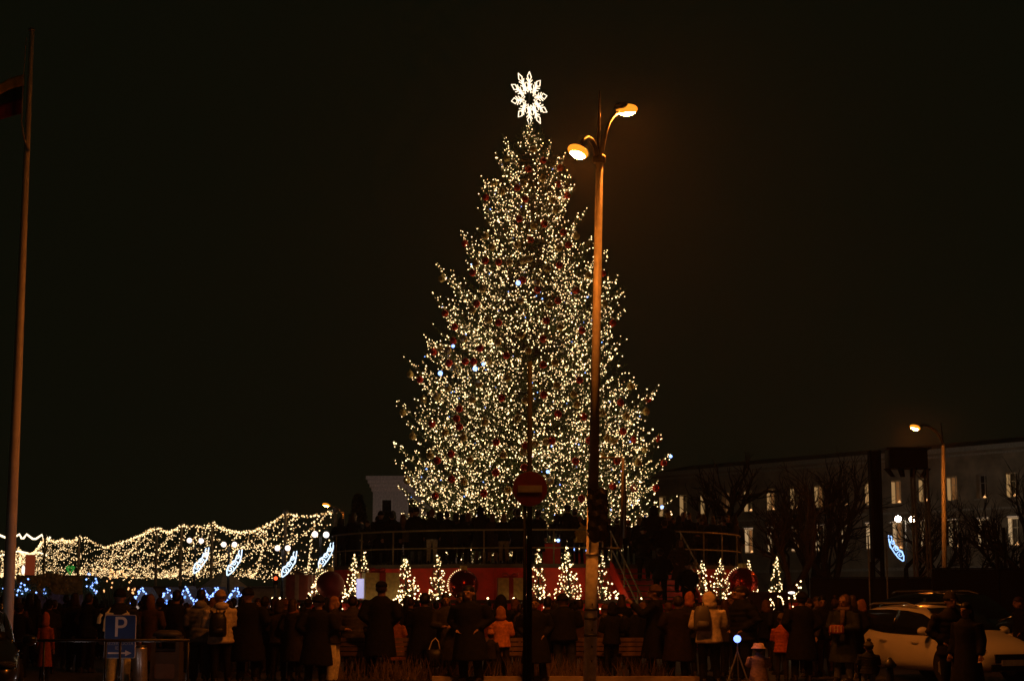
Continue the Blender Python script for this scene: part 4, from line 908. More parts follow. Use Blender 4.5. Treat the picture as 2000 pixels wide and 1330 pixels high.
for dz in (.12, -.12): MB().tube([sc0 + Vector((-.08, -.03, dz)), sc0 + Vector((.08, -.03, dz))], .015, 6).build('clamp', STEEL, t)

# parking sign
PD = 30.0; pb = P(237, 1340, PD); pb.z = 0
t = thing('parking_sign', 'blue parking sign with P, small lettering and a right arrow', 'sign', pb)
MB().tube([(0, .03, 0), (0, .03, Zof(1202, PD))], .032, 10).build('post', STEEL, t, True)
BLUEP = mat('sign_blue', (.018, .05, .18), .45, 0, .15); SW = mat('sign_lettering', (.62, .55, .48), .6)
x0, x1 = gx(207, PD) - pb.x, gx(268, PD) - pb.x; z1_, zm, z0_ = Zof(1200, PD), Zof(1250, PD), Zof(1285, PD)
def rr_plate(w_, h_, r_, th, n=5):
    pts = []
    for cx, cz, a0 in ((w_ / 2 - r_, h_ / 2 - r_, 0), (-w_ / 2 + r_, h_ / 2 - r_, 90), (-w_ / 2 + r_, -h_ / 2 + r_, 180), (w_ / 2 - r_, -h_ / 2 + r_, 270)):
        for i in range(n + 1): a = R(a0 + 90 * i / n); pts.append((cx + r_ * math.cos(a), cz + r_ * math.sin(a)))
    m = len(pts); vs = [(x, -th, z) for x, z in pts] + [(x, 0, z) for x, z in pts]
    return MB().add(vs, [tuple(range(m)), tuple(reversed(range(m, 2 * m)))] + [(i, i + m, (i + 1) % m + m, (i + 1) % m) for i in range(m)])
for nm, za, zb_ in (('plate', z1_, zm + .004), ('lower_plate', zm - .004, z0_)):
    c = Vector(((x0 + x1) / 2, 0, (za + zb_) / 2)); wd = x1 - x0; hh = za - zb_
    fr = rr_plate(wd, hh, .035, .012).build(nm, SW, t); fr.location = c
    rr_plate(wd - .022, hh - .022, .03, .004).build('blue_field', BLUEP, fr).location = (0, -.0145, 0)
def lettering(txt, size, x, z, sx_=1.0, m=SW):
    o = put(text_mesh(txt, size), 'lettering', m, t); o.rotation_euler = (R(90), 0, 0); o.location = (x, -.021, z); o.scale = (sx_, 1, 1); return o
xc_ = (x0 + x1) / 2
lettering('P', .50, xc_ + .0, (z1_ + zm) / 2 - .005, .95)
DIMW = mat('sign_small_lettering', (.28, .27, .27), .6)
lettering('REZERVUOTA', .072, xc_, zm - .055, 1.05, DIMW); lettering('IEIII', .085, xc_ - .02, zm - .13, 1.0, DIMW)
q = MB(); az = z0_ + .09; q.add([(xc_ - .20, -.022, az - .013), (xc_ + .10, -.022, az - .013), (xc_ + .10, -.022, az - .05), (xc_ + .21, -.022, az), (xc_ + .10, -.022, az + .05), (xc_ + .10, -.022, az + .013), (xc_ - .20, -.022, az + .013),
  (xc_ - .20, -.019, az - .013), (xc_ + .10, -.019, az - .013), (xc_ + .10, -.019, az - .05), (xc_ + .21, -.019, az), (xc_ + .10, -.019, az + .05), (xc_ + .10, -.019, az + .013), (xc_ - .20, -.019, az + .013)],
  [(0, 1, 2, 3, 4, 5, 6), (13, 12, 11, 10, 9, 8, 7)] + [(i, (i + 1) % 7, (i + 1) % 7 + 7, i + 7) for i in range(7)]); q.build('arrow', SW, t)

# pipe barrier along the kerb, left
t = thing('pipe_barrier', 'thin dark pipe barrier crossing in front of the parking sign', 'barrier', (0, 28, 0))
zt_ = Zof(1250, 28)
MB().tube([(gx(-60, 28), 0, zt_), (gx(372, 28), 0, zt_)], .024, 8).build('rail', DKSTEEL, t, True)
for px in (-40, 90, 210, 238, 370): MB().tube([(gx(px, 28), 0, 0), (gx(px, 28), 0, zt_)], .02, 8).build('post', DKSTEEL, t, True)
# metal cylinder ashtray and litter bin behind it
t = thing('steel_cylinder', 'leaning polished steel cylinder bin right of the parking sign', 'bin', (gx(280, 31), 31, 0)); t.rotation_euler = (0, R(-3), 0)
MB().loft([(0, 0, 0, .11, .11), (0, 0, .02, .125, .125), (0, 0, .72, .135, .135), (0, 0, .76, .13, .13)], 24).build('shell', mat('brushed_steel', (.62, .58, .54), .32, .8, .15, 20), t, True)
MB().loft([(0, 0, .755, .14, .14), (0, 0, .78, .14, .14), (0, 0, .80, .09, .09)], 24).build('lid', DKSTEEL, t, True)
t = thing('litter_bin', 'grey hooded litter bin with dark opening behind the barrier', 'bin', (gx(330, 31.5), 31.5, 0))
GB = mat('grey_bin_paint', (.06, .055, .05), .6)
MB().box((0, 0, .33), (.52, .45, .66)).build('body', GB, t)
for s in (-1, 1): MB().box((s * .22, 0, .80), (.07, .40, .28)).build('hood_side', GB, t)
MB().loft([(0, 0, .94, .27, .22), (0, 0, 1.0, .26, .21), (0, 0, 1.05, .16, .13)], 20).build('hood', GB, t, True)
MB().box((0, 0, .70), (.36, .34, .04)).build('opening', BLACK, t)
rr_plate(.36, .26, .04, .012).build('front_plate', mat('bin_plate', (.12, .09, .08), .5), t).location = (0, -.226, .32)

# flagpole with flag
FD = 30.0; fb = P(9, 1345, FD); fb.z = 0; ft = P(62, 62, FD)
t = thing('flagpole', 'tall pale tapered flagpole standing at the left edge', 'flagpole', fb)
POLEM = mat('pale_pole_paint', (.78, .72, .66), .4, 0, .12, 4)
MB().tube([(0, 0, 0), (ft - fb) * .35, (ft - fb) * .7, ft - fb], [.105, .088, .064, .042], 16).build('shaft', POLEM, t, True)
MB().ball(tuple(ft - fb + Vector((0, 0, .03))), (.065, .065, .04), 12, 8).build('truck_cap', STEEL, t, True)
MB().tube([P(53, 75, FD) - fb + Vector((0, -.05, 0)), P(47, 160, FD) - fb + Vector((0, -.06, 0)), P(44, 240, FD) - fb + Vector((0, -.06, 0)), P(50, 275, FD) - fb + Vector((0, -.1, 0)), P(59, 297, FD) - fb + Vector((0, -.06, 0))], [.008, .008, .014, .016, .022], 6).build('halyard', mat('rope', (.5, .45, .4), .8), t)
hx = P(49, 145, FD)
def flag_part(nm, v0, v1, m):
    b = MB(); nu, nv = 26, 6; vs = []
    for j in range(nv + 1):
        v = v0 + (v1 - v0) * j / nv
        for i in range(nu + 1):
            u = i / nu * 1.75
            fold = .10 * u * math.sin(u * 7 + v * 2) + .05 * math.sin(u * 15 + v * 5) * u
            vs.append((hx.x - u * .86 - .03 * v, hx.y + fold, hx.z - v - .42 * u - .10 * u * u * (1 - v * .3) + .07 * math.sin(u * 4.0)))
    fs = [(j * (nu + 1) + i, j * (nu + 1) + i + 1, (j + 1) * (nu + 1) + i + 1, (j + 1) * (nu + 1) + i) for j in range(nv) for i in range(nu)]
    o = b.add(vs, fs).build(nm, m, fl, True); mo = o.modifiers.new('thick', 'SOLIDIFY'); mo.thickness = .004
fl = thing('flag', 'yellow, green and red striped flag drooping from the flagpole', 'flag', (0, 0, 0))
flag_part('yellow_stripe', 0, .22, mat('flag_yellow', (.85, .50, .05), .8)); flag_part('green_stripe', .22, .45, mat('flag_green', (.01, .05, .02), .8)); flag_part('red_stripe', .45, .75, mat('flag_red', (.20, .012, .014), .8))

# ------------------------------------------------------------------ vehicles
def car(name, label, paint, loc, rz, s=(1, 1, 1), tall=0.0, roofrail=True):
    root = thing(name, label, 'car', loc, rz, None, s)
    # stations along x (nose +): x, half width, sill, belt, crown, crown half width
    S = [(-2.05, .70, .42, .80, .92, .58), (-2.0, .80, .30, .90, 1.10, .62), (-1.75, .86, .22, 1.08, 1.36, .60), (-1.35, .88, .20, 1.01, 1.46, .62), (-.7, .885, .20, .93, 1.49, .63), (-.1, .885, .20, .91, 1.47, .63), (.35, .885, .20, .90, 1.40, .61),
         (.75, .885, .20, .89, 1.20, .60), (1.12, .88, .20, .88, .985, .62), (1.5, .87, .22, .82, .90, .60), (1.85, .82, .24, .72, .80, .54), (2.05, .70, .28, .60, .66, .46), (2.12, .58, .32, .50, .54, .38)]
    if tall: S = [(x, a, b, c + tall * .5, d + tall if -2 < x < .8 else d + tall * .5, e) for x, a, b, c, d, e in S]
    def sec(st_, off=0):
        x, wd, zs, zb_, zc, wc = st_
        h = zb_ - zs
        return [(0, zs), (wd * .75, zs), (wd * .95, zs + h * .12), (wd, zs + h * .45), (wd * .985, zs + h * .8), (wd * .93, zb_), (wd * .93 - (wd * .93 - wc) * .45, zb_ + (zc - zb_) * .52), (wc, zc - (zc - zb_) * .10), (wc * .75, zc), (0, zc + .015)]
    b = MB(); n = 10; vs = []
    for st_ in S:
        p = sec(st_); vs += [(st_[0], -y, z) for y, z in p] + [(st_[0], y, z) for y, z in reversed(p[1:-1])]
    m = 2 * n - 2
    fs = [(i * m + k, i * m + (k + 1) % m, (i + 1) * m + (k + 1) % m, (i + 1) * m + k) for i in range(len(S) - 1) for k in range(m)]
    fs += [tuple(range(m)), tuple(reversed(range((len(S) - 1) * m, len(S) * m)))]
    bo = b.add(vs, fs).build('body', paint, root, True)
    md = bo.modifiers.new('sub', 'SUBSURF'); md.levels = 2; md.render_levels = 2
    def interp(x):
        for a, c in zip(S, S[1:]):
            if a[0] <= x <= c[0]:
                f = (x - a[0]) / (c[0] - a[0]); return tuple(a[i] + (c[i] - a[i]) * f for i in range(6))
        return S[-1]
    GL = glass('car_glass')
    def side_glass(x0, x1, nm, s_):
        q = MB(); vs = []; k = 14
        for i in range(k + 1):
            x = x0 + (x1 - x0) * i / k; st_ = interp(x); _, wd, zs, zb_, zc, wc = st_
            zl = zb_ + .015; zh = zc - max(.045, (zc - zb_) * .17)
            if zh < zl + .01: zh = zl + .01
            for z in (zl, (zl + zh) / 2, zh):
                f = (z - zb_) / max(.01, (zc - (zc - zb_) * .1 - zb_)); y = wd * .93 + (wc - wd * .93) * min(1, f) + .012 + .018 * math.sin(min(1, max(0, f)) * math.pi)
                vs.append((x, s_ * y, z))
        q.add(vs, [(i * 3 + j, i * 3 + j + 1, (i + 1) * 3 + j + 1, (i + 1) * 3 + j) for i in range(k) for j in range(2)])
        o = q.build(nm, GL, root, True); mm = o.modifiers.new('t', 'SOLIDIFY'); mm.thickness = .01; mm.offset = 0
    for s_ in (-1, 1):
        side_glass(-1.78, -.39, 'rear_side_window', s_); side_glass(-.385, .92, 'front_side_window', s_)
        for hx_, zz in ((-.62, .80), (.28 - .85 + .95, .78)):
            MB().tube([(hx_ - .12, s_ * .875, zz), (hx_ - .08, s_ * .905, zz), (hx_ + .06, s_ * .905, zz), (hx_ + .1, s_ * .875, zz)], .014, 6).build('door_handle', paint, root, True)
        mi = MB().ball((.78, s_ * 1.0, .99 + tall * .5), (.09, .12, .085), 14, 10).build('mirror', paint, root, True)
        MB().box((.80, s_ * .92, .92 + tall * .5), (.05, .14, .035)).build('mirror_stalk', BLACK, mi)
        # wheels
        for xw in (-1.30, 1.28):
            MB().loft([(0, 0, -.02, .37, .37), (0, 0, .02, .37, .37)], 28).build('wheel_arch', BLACK, root).matrix_local = Matrix.Translation((xw, s_ * .862, .36)) @ Matrix.Rotation(R(90), 4, 'X')
            wh = MB().loft([(0, 0, -.10, .27, .27), (0, 0, -.10, .32, .32), (0, 0, .10, .32, .32), (0, 0, .10, .27, .27)], 28).build('wheel', RUBBER, root, False)
            wh.matrix_local = Matrix.Translation((xw, s_ * .80, .32)) @ Matrix.Rotation(R(90), 4, 'X')
            q = MB().loft([(0, 0, -.105, .19, .19), (0, 0, .105, .19, .19)], 24)
            for k in range(5): q.box((math.cos(k * 1.2566) * .12, math.sin(k * 1.2566) * .12, 0), (.17, .05, .225), None)
            q.build('rim', STEEL, wh)
        # headlight and tail light
        q = MB().ball((1.87, s_ * .63, .655), (.20, .17, .065), 14, 8, Matrix.Rotation(R(s_ * -28), 3, 'Z')); q.build('headlight', mat('headlight_glass', (.05, .05, .055), .08, 0, .1), root, True)
        MB().ball((-1.98, s_ * .70, .86), (.10, .12, .10), 12, 8).build('tail_light', mat('tail_red', (.25, .01, .01), .15), root, True)
        if roofrail: MB().tube([(-1.45, s_ * .58, 1.47 + tall), (-1.3, s_ * .59, 1.515 + tall), (-.2, s_ * .60, 1.525 + tall), (.1, s_ * .59, 1.46 + tall)], .018, 8).build('roof_rail', STEEL, root, True)
    # windscreen
    q = MB(); vs = []; A, Bq = (1.10, .99 + tall * .55), (.36, 1.41 + tall)
    for i in range(5):
        f = i / 4; x = A[0] + (Bq[0] - A[0]) * f; z = A[1] + (Bq[1] - A[1]) * f + .02 + .025 * math.sin(f * math.pi); hw = .66 - .11 * f
        for j in range(7): y = -hw + 2 * hw * j / 6; vs.append((x + .05 * (1 - (y / hw) ** 2), y, z + .012 * (1 - (y / hw) ** 2)))
    q.add(vs, [(i * 7 + j, i * 7 + j + 1, (i + 1) * 7 + j + 1, (i + 1) * 7 + j) for i in range(4) for j in range(6)])
    o = q.build('windscreen', GL, root, True); mm = o.modifiers.new('t', 'SOLIDIFY'); mm.thickness = .01
    MB().box((2.085, 0, .50), (.10, .78, .16)).build('grille', BLACK, root); MB().box((2.11, 0, .33), (.05, .95, .12)).build('lower_intake', BLACK, root)
    MB().box((2.145, 0, .42), (.012, .52, .11)).build('number_plate', mat('plate_white', (.6, .6, .58), .5), root)
    return root
WHITEC = mat('white_car_paint', (.70, .68, .64), .28, 0, .03, 2, 0, .6); BLACKC = mat('black_car_paint', (.010, .010, .011), .28, 0, .1, 2, 0, .8)
hdg = math.atan2(-.91, .42)
car('white_hatchback', 'white hatchback with roof rails glowing orange, parked behind standing people', WHITEC, (8.52, 34.5, 0), hdg)
car('white_sedan', 'second white car, only its roof edge showing beyond the hatchback', mat('white_car_paint_b', (.66, .64, .60), .3, 0, .03, 2, 0, .6), (11.9, 36.2, 0), hdg, (1, 1, .88), 0, False)
car('dark_suv', 'tall black car standing behind the white hatchback', BLACKC, (10.6, 41.0, 0), hdg + R(8), (1.05, 1.03, 1.0), .26)
car('black_hatchback', 'black car nose cut by the bottom left corner', BLACKC, (-8.6, 26.95, 0), R(-72))
# amber side lamps mirrored on its nose are real marker lights
t = thing('traffic_bollard', 'short dark bollard with crown top before the white car', 'bollard', (gx(1733, 26.5), 26.5, 0))
MB().loft([(0, 0, 0, .09, .09), (0, 0, .06, .075, .075), (0, 0, .52, .06, .06), (0, 0, .58, .05, .05)], 16).build('shaft', DKSTEEL, t, True)
MB().loft([(0, 0, .58, .10, .10), (0, 0, .62, .11, .11), (0, 0, .67, .07, .07), (0, 0, .73, .03, .03)], 16).build('crown', DKSTEEL, t, True)
for i, (px, lab) in enumerate(((155, 'white ground spotlight at bottom edge left of parking sign'), (330, 'white ground spotlight at bottom edge below the litter bin'))):
    t = thing('ground_spotlight', lab, 'spotlight', (gx(px, 28.9), 28.9, 0))
    MB().loft([(0, 0, 0, .10, .10), (0, 0, .12, .10, .10), (0, 0, .14, .15, .15), (0, 0, .17, .16, .16)], 20).build('casing', DKSTEEL, t, True)
    MB().ball((0, 0, .165), (.13, .13, .055), 16, 8).build('lens', emit('white_spot', (1.0, .80, .76), 11), t, True)

# ------------------------------------------------------------------ market on the left
def post_top(px, py, z=6.0): D = (z - CAMZ) * 3240 / (1165 - py); return px, py, D
TOPS = [post_top(*q) for q in ((655, 995), (558, 1000), (415, 1020), (355, 1023), (307, 1030), (155, 1047), (88, 1048), (35, 1070))]
where = ['at the right end beside the stage', 'second from right, under the highest swag', 'at the middle of the net', 'left of the middle', 'where the net starts dipping left', 'at the left hump of lights', 'behind the flagpole on its right', 'closest to the flagpole']
for (px, py, D), wtxt in zip(TOPS, where):
    p = P(px, py, D); t = thing('canopy_post', 'slim grey post carrying the light net, ' + wtxt, 'post', (p.x, D, 0), 0, 'posts of the market light net')
    MB().tube([(0, 0, 0), (0, 0, p.z)], [.10, .075], 10).build('shaft', mat('timber_post', (.42, .34, .26), .7), t, True)
    MB().ball((0, 0, p.z), .16, 10, 6).build('finial', STEEL, t, True)
def swag(a, b, sag, n):
    return [a.lerp(b, i / n) - Vector((0, 0, sag * 4 * (i / n) * (1 - i / n))) for i in range(n + 1)]
def string(root, pts, sp, r, m, jit=.05, wire=True):
    """wire with bulbs every sp metres"""
    if wire: w_ = MB().tube(pts, .012, 4, False).build('light_string', BLACK, root)
    Q = []; acc = 0
    for a, b in zip(pts, pts[1:]):
        L_ = (b - a).length; k = acc
        while k < L_:
            Q.append(a + (b - a) * (k / L_) + Vector((random.gauss(0, jit), random.gauss(0, jit), random.gauss(0, jit * 1.3) - jit))); k += sp * random.uniform(.75, 1.25)
        acc = k - L_
    rr = np.array([r * random.uniform(.7, 1.25) for _ in Q])
    dm = np.array([random.random() < .3 for _ in Q]); Q = np.array([tuple(q) for q in Q])
    if m is WARM2 and dm.any(): bulbs('dim_bulbs', Q[dm], rr[dm], DIM2, w_ if wire else root); Q, rr = Q[~dm], rr[~dm]
    bulbs('bulbs', Q, rr, m, w_ if wire else root)
can = thing('light_canopy', 'wide net of warm string lights swooping over the market', 'light net', (0, 0, 0))
def lowpt(px, py, D): return P(px, py, D)
tops = [P(*q) for q in TOPS[:5]] + [lowpt(255, 1052, 112), lowpt(205, 1068, 117), P(*TOPS[5]), lowpt(120, 1052, 128), P(*TOPS[6]), P(*TOPS[7]), lowpt(-30, 1076, 150)]
SAG = [.055] * 4 + [.0, .0, .0, .03, .03, .03, .03]
def edge_pt(u):
    u = u * (len(tops) - 1); k = min(int(u), len(tops) - 2); f = u - k; a, b = tops[k], tops[k + 1]
    return a.lerp(b, f) - Vector((0, 0, SAG[k] * (a - b).length * 4 * f * (1 - f)))
for k, (a, b) in enumerate(zip(tops, tops[1:])):
    pts = swag(a, b, SAG[k] * (a - b).length, 14); string(can, pts, .11, .045, WARM2, .04); string(can, [p + Vector((0, .1, -.15)) for p in pts], .25, .035, WARM2, .1)
def back_pt(u): return P(345 - 385 * u + random.uniform(-8, 8), 1116 - 6 * u + random.uniform(-2, 2), 165)
NSTR = 17
for i in range(NSTR):
    u = (i + .2) / NSTR; a = edge_pt(u); q = back_pt(min(1, u * 1.05 + .10))
    nseg = 4; pts = []
    ws = [a.lerp(q, k / nseg) - Vector((0, 0, .8 * math.sin(math.pi * k / nseg))) for k in range(nseg + 1)]
    for k in range(nseg): pts += swag(ws[k], ws[k + 1], .6, 8)[(1 if k else 0):]
    string(can, pts, .45, .034, WARM2, .035)
for v in (.05, .10, .16, .22, .29, .36, .44, .52, .60, .68, .76, .84, .92):
    pts = []
    for i in range(41):
        u = i / 40; a = edge_pt(u); q = P(345 - 385 * min(1, u * 1.05 + .1), 1116 - 6 * u, 165)
        pts.append(a.lerp(q, v) - Vector((0, 0, .8 * math.sin(math.pi * v) + .55 * abs(math.sin((i + v * 9) * math.pi / 4)))))
    string(can, pts, .38, .034, WARM2, .05)
# drop side: strings hanging from the right-hand front edge down to the low back rail
for i in range(7):
    u = i / 6 * .62; a = edge_pt(u * .36)
    q = P(655 - 330 * u / .62 - 6, 1108 + 8 * u, 122 + 14 * u)
    string(can, swag(a, q, 1.4, 14), .42, .037, WARM2, .05)
for j in range(10):
    v = .10 + j * .095; pts = []
    for i in range(15):
        u = i / 14 * .62; a = edge_pt(u * .36); q = P(655 - 330 * u / .62 - 6, 1108 + 8 * u, 122 + 14 * u)
        pts.append(a.lerp(q, v) - Vector((0, 0, 1.4 * 4 * v * (1 - v))) + Vector((0, 0, .35 * math.sin(i * 1.9 + j))))
    string(can, pts, .34, .035, WARM2, .05)
for j, (xa, xb, y, D) in enumerate(((200, 535, 1112, 175), (215, 500, 1117, 172), (230, 470, 1121, 170), (180, 440, 1108, 180))):
    pts = []
    for k in range(5): pts += swag(P(xa + (xb - xa) * k / 5, y + (2 if k == 4 else 0), D), P(xa + (xb - xa) * (k + 1) / 5, y + (-6 if k == 4 else 0), D), .35, 6)[(1 if k else 0):]
    string(can, pts, .4, .05, WARM2, .12)
# white roof-line garland and light curtain strips far left
gar = thing('roofline_garland', 'thick white scalloped garland light along market roof, far left', 'garland', (0, 0, 0))
G0 = [(-20, 1046), (0, 1045), (12, 1050), (26, 1050), (38, 1043), (42, 1051), (46, 1051), (52, 1043), (64, 1052), (70, 1052), (82, 1044), (85, 1052), (90, 1046), (95, 1055), (98, 1048)]
MB().tube([P(x, y, 140) for x, y in G0], .085, 6).build('rope_light', ROPE, gar, True)
MB().tube([P(x, y, 138) for x, y in ((0, 1085), (20, 1080), (36, 1076), (55, 1080), (62, 1082), (75, 1078), (92, 1084))], .06, 6).build('rope_light', ROPE, gar, True)
for i, px in enumerate((5, 29, 31, 39)):
    t = thing('light_strip', 'vertical strip of warm lights hanging down, %s' % ('left of the flagpole', 'first right of the flagpole', 'twin beside the first strip', 'outermost right of flagpole')[i], 'light strip', (0, 0, 0), 0, 'light strips beside the flagpole')
    a, b = P(px, 1082, 100), P(px, 1126, 100); string(t, [a, b], .12, .05, WARM2, .02)
# lanterns with twin globes, and the blue-white scroll lights fixed to them
def scroll(cx, cz, s, flip=1):
    b = MB()
    L1 = [Vector((flip * x, 0, z)) * s for x, z in ((-.55, -1.0), (-.2, -.75), (.1, -.35), (.35, .05), (.48, .5), (.52, 1.0))]
    L2 = [Vector((flip * x, 0, z)) * s for x, z in ((-.6, -1.0), (-.62, -.6), (-.5, -.25), (-.2, -.1), (.05, .25), (.15, .6))]
    for L_ in (L1, L2): b.tube(L_, .045 * s, 6)
    for (sx_, sz_, r0) in ((-.35, -.5, .28), (-.05, -.05, .24), (.2, .4, .18)):
        b.tube([Vector((flip * (sx_ + r0 * (1 - k / 16) * math.cos(k * .62)), .0, sz_ + r0 * (1 - k / 16) * math.sin(k * .62))) * s for k in range(14)], .036 * s, 6)
    b.tube([Vector((flip * (.35 + .1 * math.sin(k)), .03, .0 + k * .16)) * s for k in range(7)], .04 * s, 5)
    return b
LAN = [((370, 1055), (393, 1056), (394, 1094), 86, 'leftmost of the four scroll lamps under the net'), ((437, 1063), (458, 1063), (459, 1098), 84, 'second of four scroll lamps under the net from left'), ((542, 1070), (562, 1070), (566, 1101), 80, 'third scroll lamp, left of red signal light'), ((615, 1043), (637, 1044), (638, 1084), 72, 'scroll lamp closest to the stage, above the small fir'), ((1754, 1013), (1782, 1013), (1749, 1070), 150, 'lone scroll lamp before the long white building')]
SCW = emit('scroll_white_blue', (.62, .80, 1.0), 1.9); SCB = emit('scroll_blue', (.30, .52, 1.0), 2.2)
for (g1, g2, sc1, D, lab) in LAN:
    a, b = P(*g1, D), P(*g2, D); mx = (a.x + b.x) / 2
    t = thing('globe_lantern', 'street lantern with two white globes, ' + lab, 'street lamp', (mx, D, 0), 0, 'twin globe lanterns')
    MB().tube([(0, 0, 0), (0, 0, a.z - .1)], [.09, .05], 8).build('pole', DKSTEEL, t, True)
    MB().tube([(a.x - mx, 0, a.z - .25), (0, 0, a.z - .4), (b.x - mx, 0, b.z - .25)], .03, 6).build('crossarm', DKSTEEL, t)
    for q in (a, b): MB().ball((q.x - mx, 0, q.z), .13 if D < 100 else .27, 14, 10).build('globe', WHITEB if D < 100 else emit('bright_globe', (1.0, .76, .54), 75), t, True)
    c = P(*sc1, D - .15); t2 = thing('scroll_light', 'blue white scroll ornament light on ' + lab, 'light ornament', c)
    right = sc1[0] > 1500
    scroll(0, 0, .60 * D / 80, -1 if right else 1).build('rope_light', SCB if right else SCW, t2, True)
    MB().box((-(c.x - mx), .1, .1), (.5 * D / 80, .03, .03)).build('bracket', DKSTEEL, t2)
# market huts with blue gable lights
WARMW = mat('hut_board', (.35, .22, .12), .7, 0, .3, 5)
for i, (px, yap, hw, lab) in enumerate(((278, 1148, 19, 'blue lit gable hut, leftmost, beside the dark gap'), (329, 1148, 18, 'blue lit gable hut, second from left'), (363, 1146, 17, 'blue lit gable hut, third, before a brown coat'), (398, 1148, 17, 'blue lit gable hut behind the grey jacket'), (424, 1147, 15, 'blue lit gable hut seen between the two jackets'), (461, 1147, 19, 'blue lit gable hut right of the cream jacket'))):
    D = 80; zt = Zof(yap, D); hwm = hw * D / 3286; zw = max(1.15, zt - .62)
    t = thing('market_hut', lab, 'market hut', (gx(px, D), D, 0), 0, 'blue lit market huts')
    b = MB().add([(-hwm * .85, 0, 0), (hwm * .85, 0, 0), (hwm * .85, 0, zw), (0, 0, zt - .08), (-hwm * .85, 0, zw), (-hwm * .85, 2.2, 0), (hwm * .85, 2.2, 0), (hwm * .85, 2.2, zw), (0, 2.2, zt - .08), (-hwm * .85, 2.2, zw)],
        [(0, 1, 2, 3, 4), (9, 8, 7, 6, 5), (0, 5, 6, 1), (1, 6, 7, 2), (4, 9, 5, 0)]); b.build('wall', WARMW, t)
    for s in (-1, 1):
        q = MB(); a_, b_ = Vector((0, 0, zt)), Vector((s * hwm, 0, zw - .12)); n_ = Vector((0, 0, .05))
        q.add([a_ + Vector((0, -.1, 0)), b_ + Vector((0, -.1, 0)), b_ + Vector((0, 2.3, 0)), a_ + Vector((0, 2.3, 0)), a_ + Vector((0, -.1, .05)), b_ + Vector((0, -.1, .05)), b_ + Vector((0, 2.3, .05)), a_ + Vector((0, 2.3, .05))], [(0, 1, 2, 3), (7, 6, 5, 4), (0, 4, 5, 1), (2, 6, 7, 3), (1, 5, 6, 2), (0, 3, 7, 4)])
        q.build('roof', mat('blue_hut_roof', (.05, .09, .25), .6), t)
    Q = [];
    for s in (-1, 1):
        for _ in range(16):
            f = random.random(); Q.append((s * hwm * f + random.gauss(0, .03), -.15, zt + (zw - .12 - zt) * f + random.gauss(0, .04)))
    bulbs('gable_lights', Q, .04, BLUEW, t)
    bulbs('blue_glow_lights', [(random.uniform(-.5, .5) * hwm, -.05, zw + random.uniform(-.1, .25)) for _ in range(4)], .05, BLUE, t)
    MB().box((0, -.03, zw - .35), (hwm * 1.2, .02, .3)).build('counter_window', emit('hut_interior', (1.0, .72, .55), .35), t)
# long brown booth wall, pyramid tent, gold pavilion
D = 95
t = thing('booth_row', 'long plain brown booth row behind the blue lit huts', 'booth', (gx(410, D), D, 0))
MB().box((0, 0, 1.05), (gx(560, D) - gx(262, D), 3, 2.1)).build('wall', mat('brown_canvas', (.45, .28, .15), .8), t); MB().box((0, 0, 2.16), (gx(560, D) - gx(262, D) + .4, 3.3, .12)).build('roof', mat('brown_roof', (.15, .10, .06), .8), t)
t = thing('pyramid_tent', 'pointed beige pyramid tent roof beneath the scroll lamps', 'tent', (gx(437, 90), 90, 0))
MB().loft([(0, 0, 1.9, 1.5, 1.5), (0, 0, 2.0, 1.45, 1.45), (0, 0, 2.55, .7, .7), (0, 0, 2.95, .05, .05)], 4).build('roof', mat('beige_canvas', (.5, .37, .24), .85), t)
for s in ((-1, -1), (1, -1), (1, 1), (-1, 1)): MB().tube([(s[0] * .95, s[1] * .95, 0), (s[0] * .95, s[1] * .95, 1.95)], .04, 6).build('leg', STEEL, t)
D = 62
t = thing('gold_tent', 'gold foil covered tent with pale lower wall at left', 'tent', (gx(112, D), D, 0))
def crinkle(w_, h_, z0, m, nm, amp):
    b = MB(); nx, nz = 40, 12; vs = []
    for j in range(nz + 1):
        for i in range(nx + 1):
            x = -w_ / 2 + w_ * i / nx; vs.append((x + (.25 if j > nz * .6 and i == 0 else 0), random.uniform(-amp, amp) - 1.2, z0 + h_ * j / nz - (.08 * math.sin(i / nx * math.pi * 3) if j == nz else 0)))
    b.add(vs, [(j * (nx + 1) + i, j * (nx + 1) + i + 1, (j + 1) * (nx + 1) + i + 1, (j + 1) * (nx + 1) + i) for j in range(nz) for i in range(nx)])
    o = b.build(nm, m, t); mo = o.modifiers.new('t', 'SOLIDIFY'); mo.thickness = .02
wd = gx(178, D) - gx(48, D)
crinkle(wd, Zof(1123, D) - Zof(1160, D), Zof(1160, D), mat('crinkled_gold_foil', (.80, .58, .14), .35, .3, .3, 5, .6), 'foil_skirt', .05)
crinkle(wd * 1.02, Zof(1160, D) - .02, .02, mat('lavender_canvas', (.52, .52, .75), .8), 'lower_wall', .02)
MB().box((0, 0, Zof(1123, D) - .05), (wd, 2.3, .08)).build('roof', mat('tent_roof', (.1, .08, .05), .8), t)
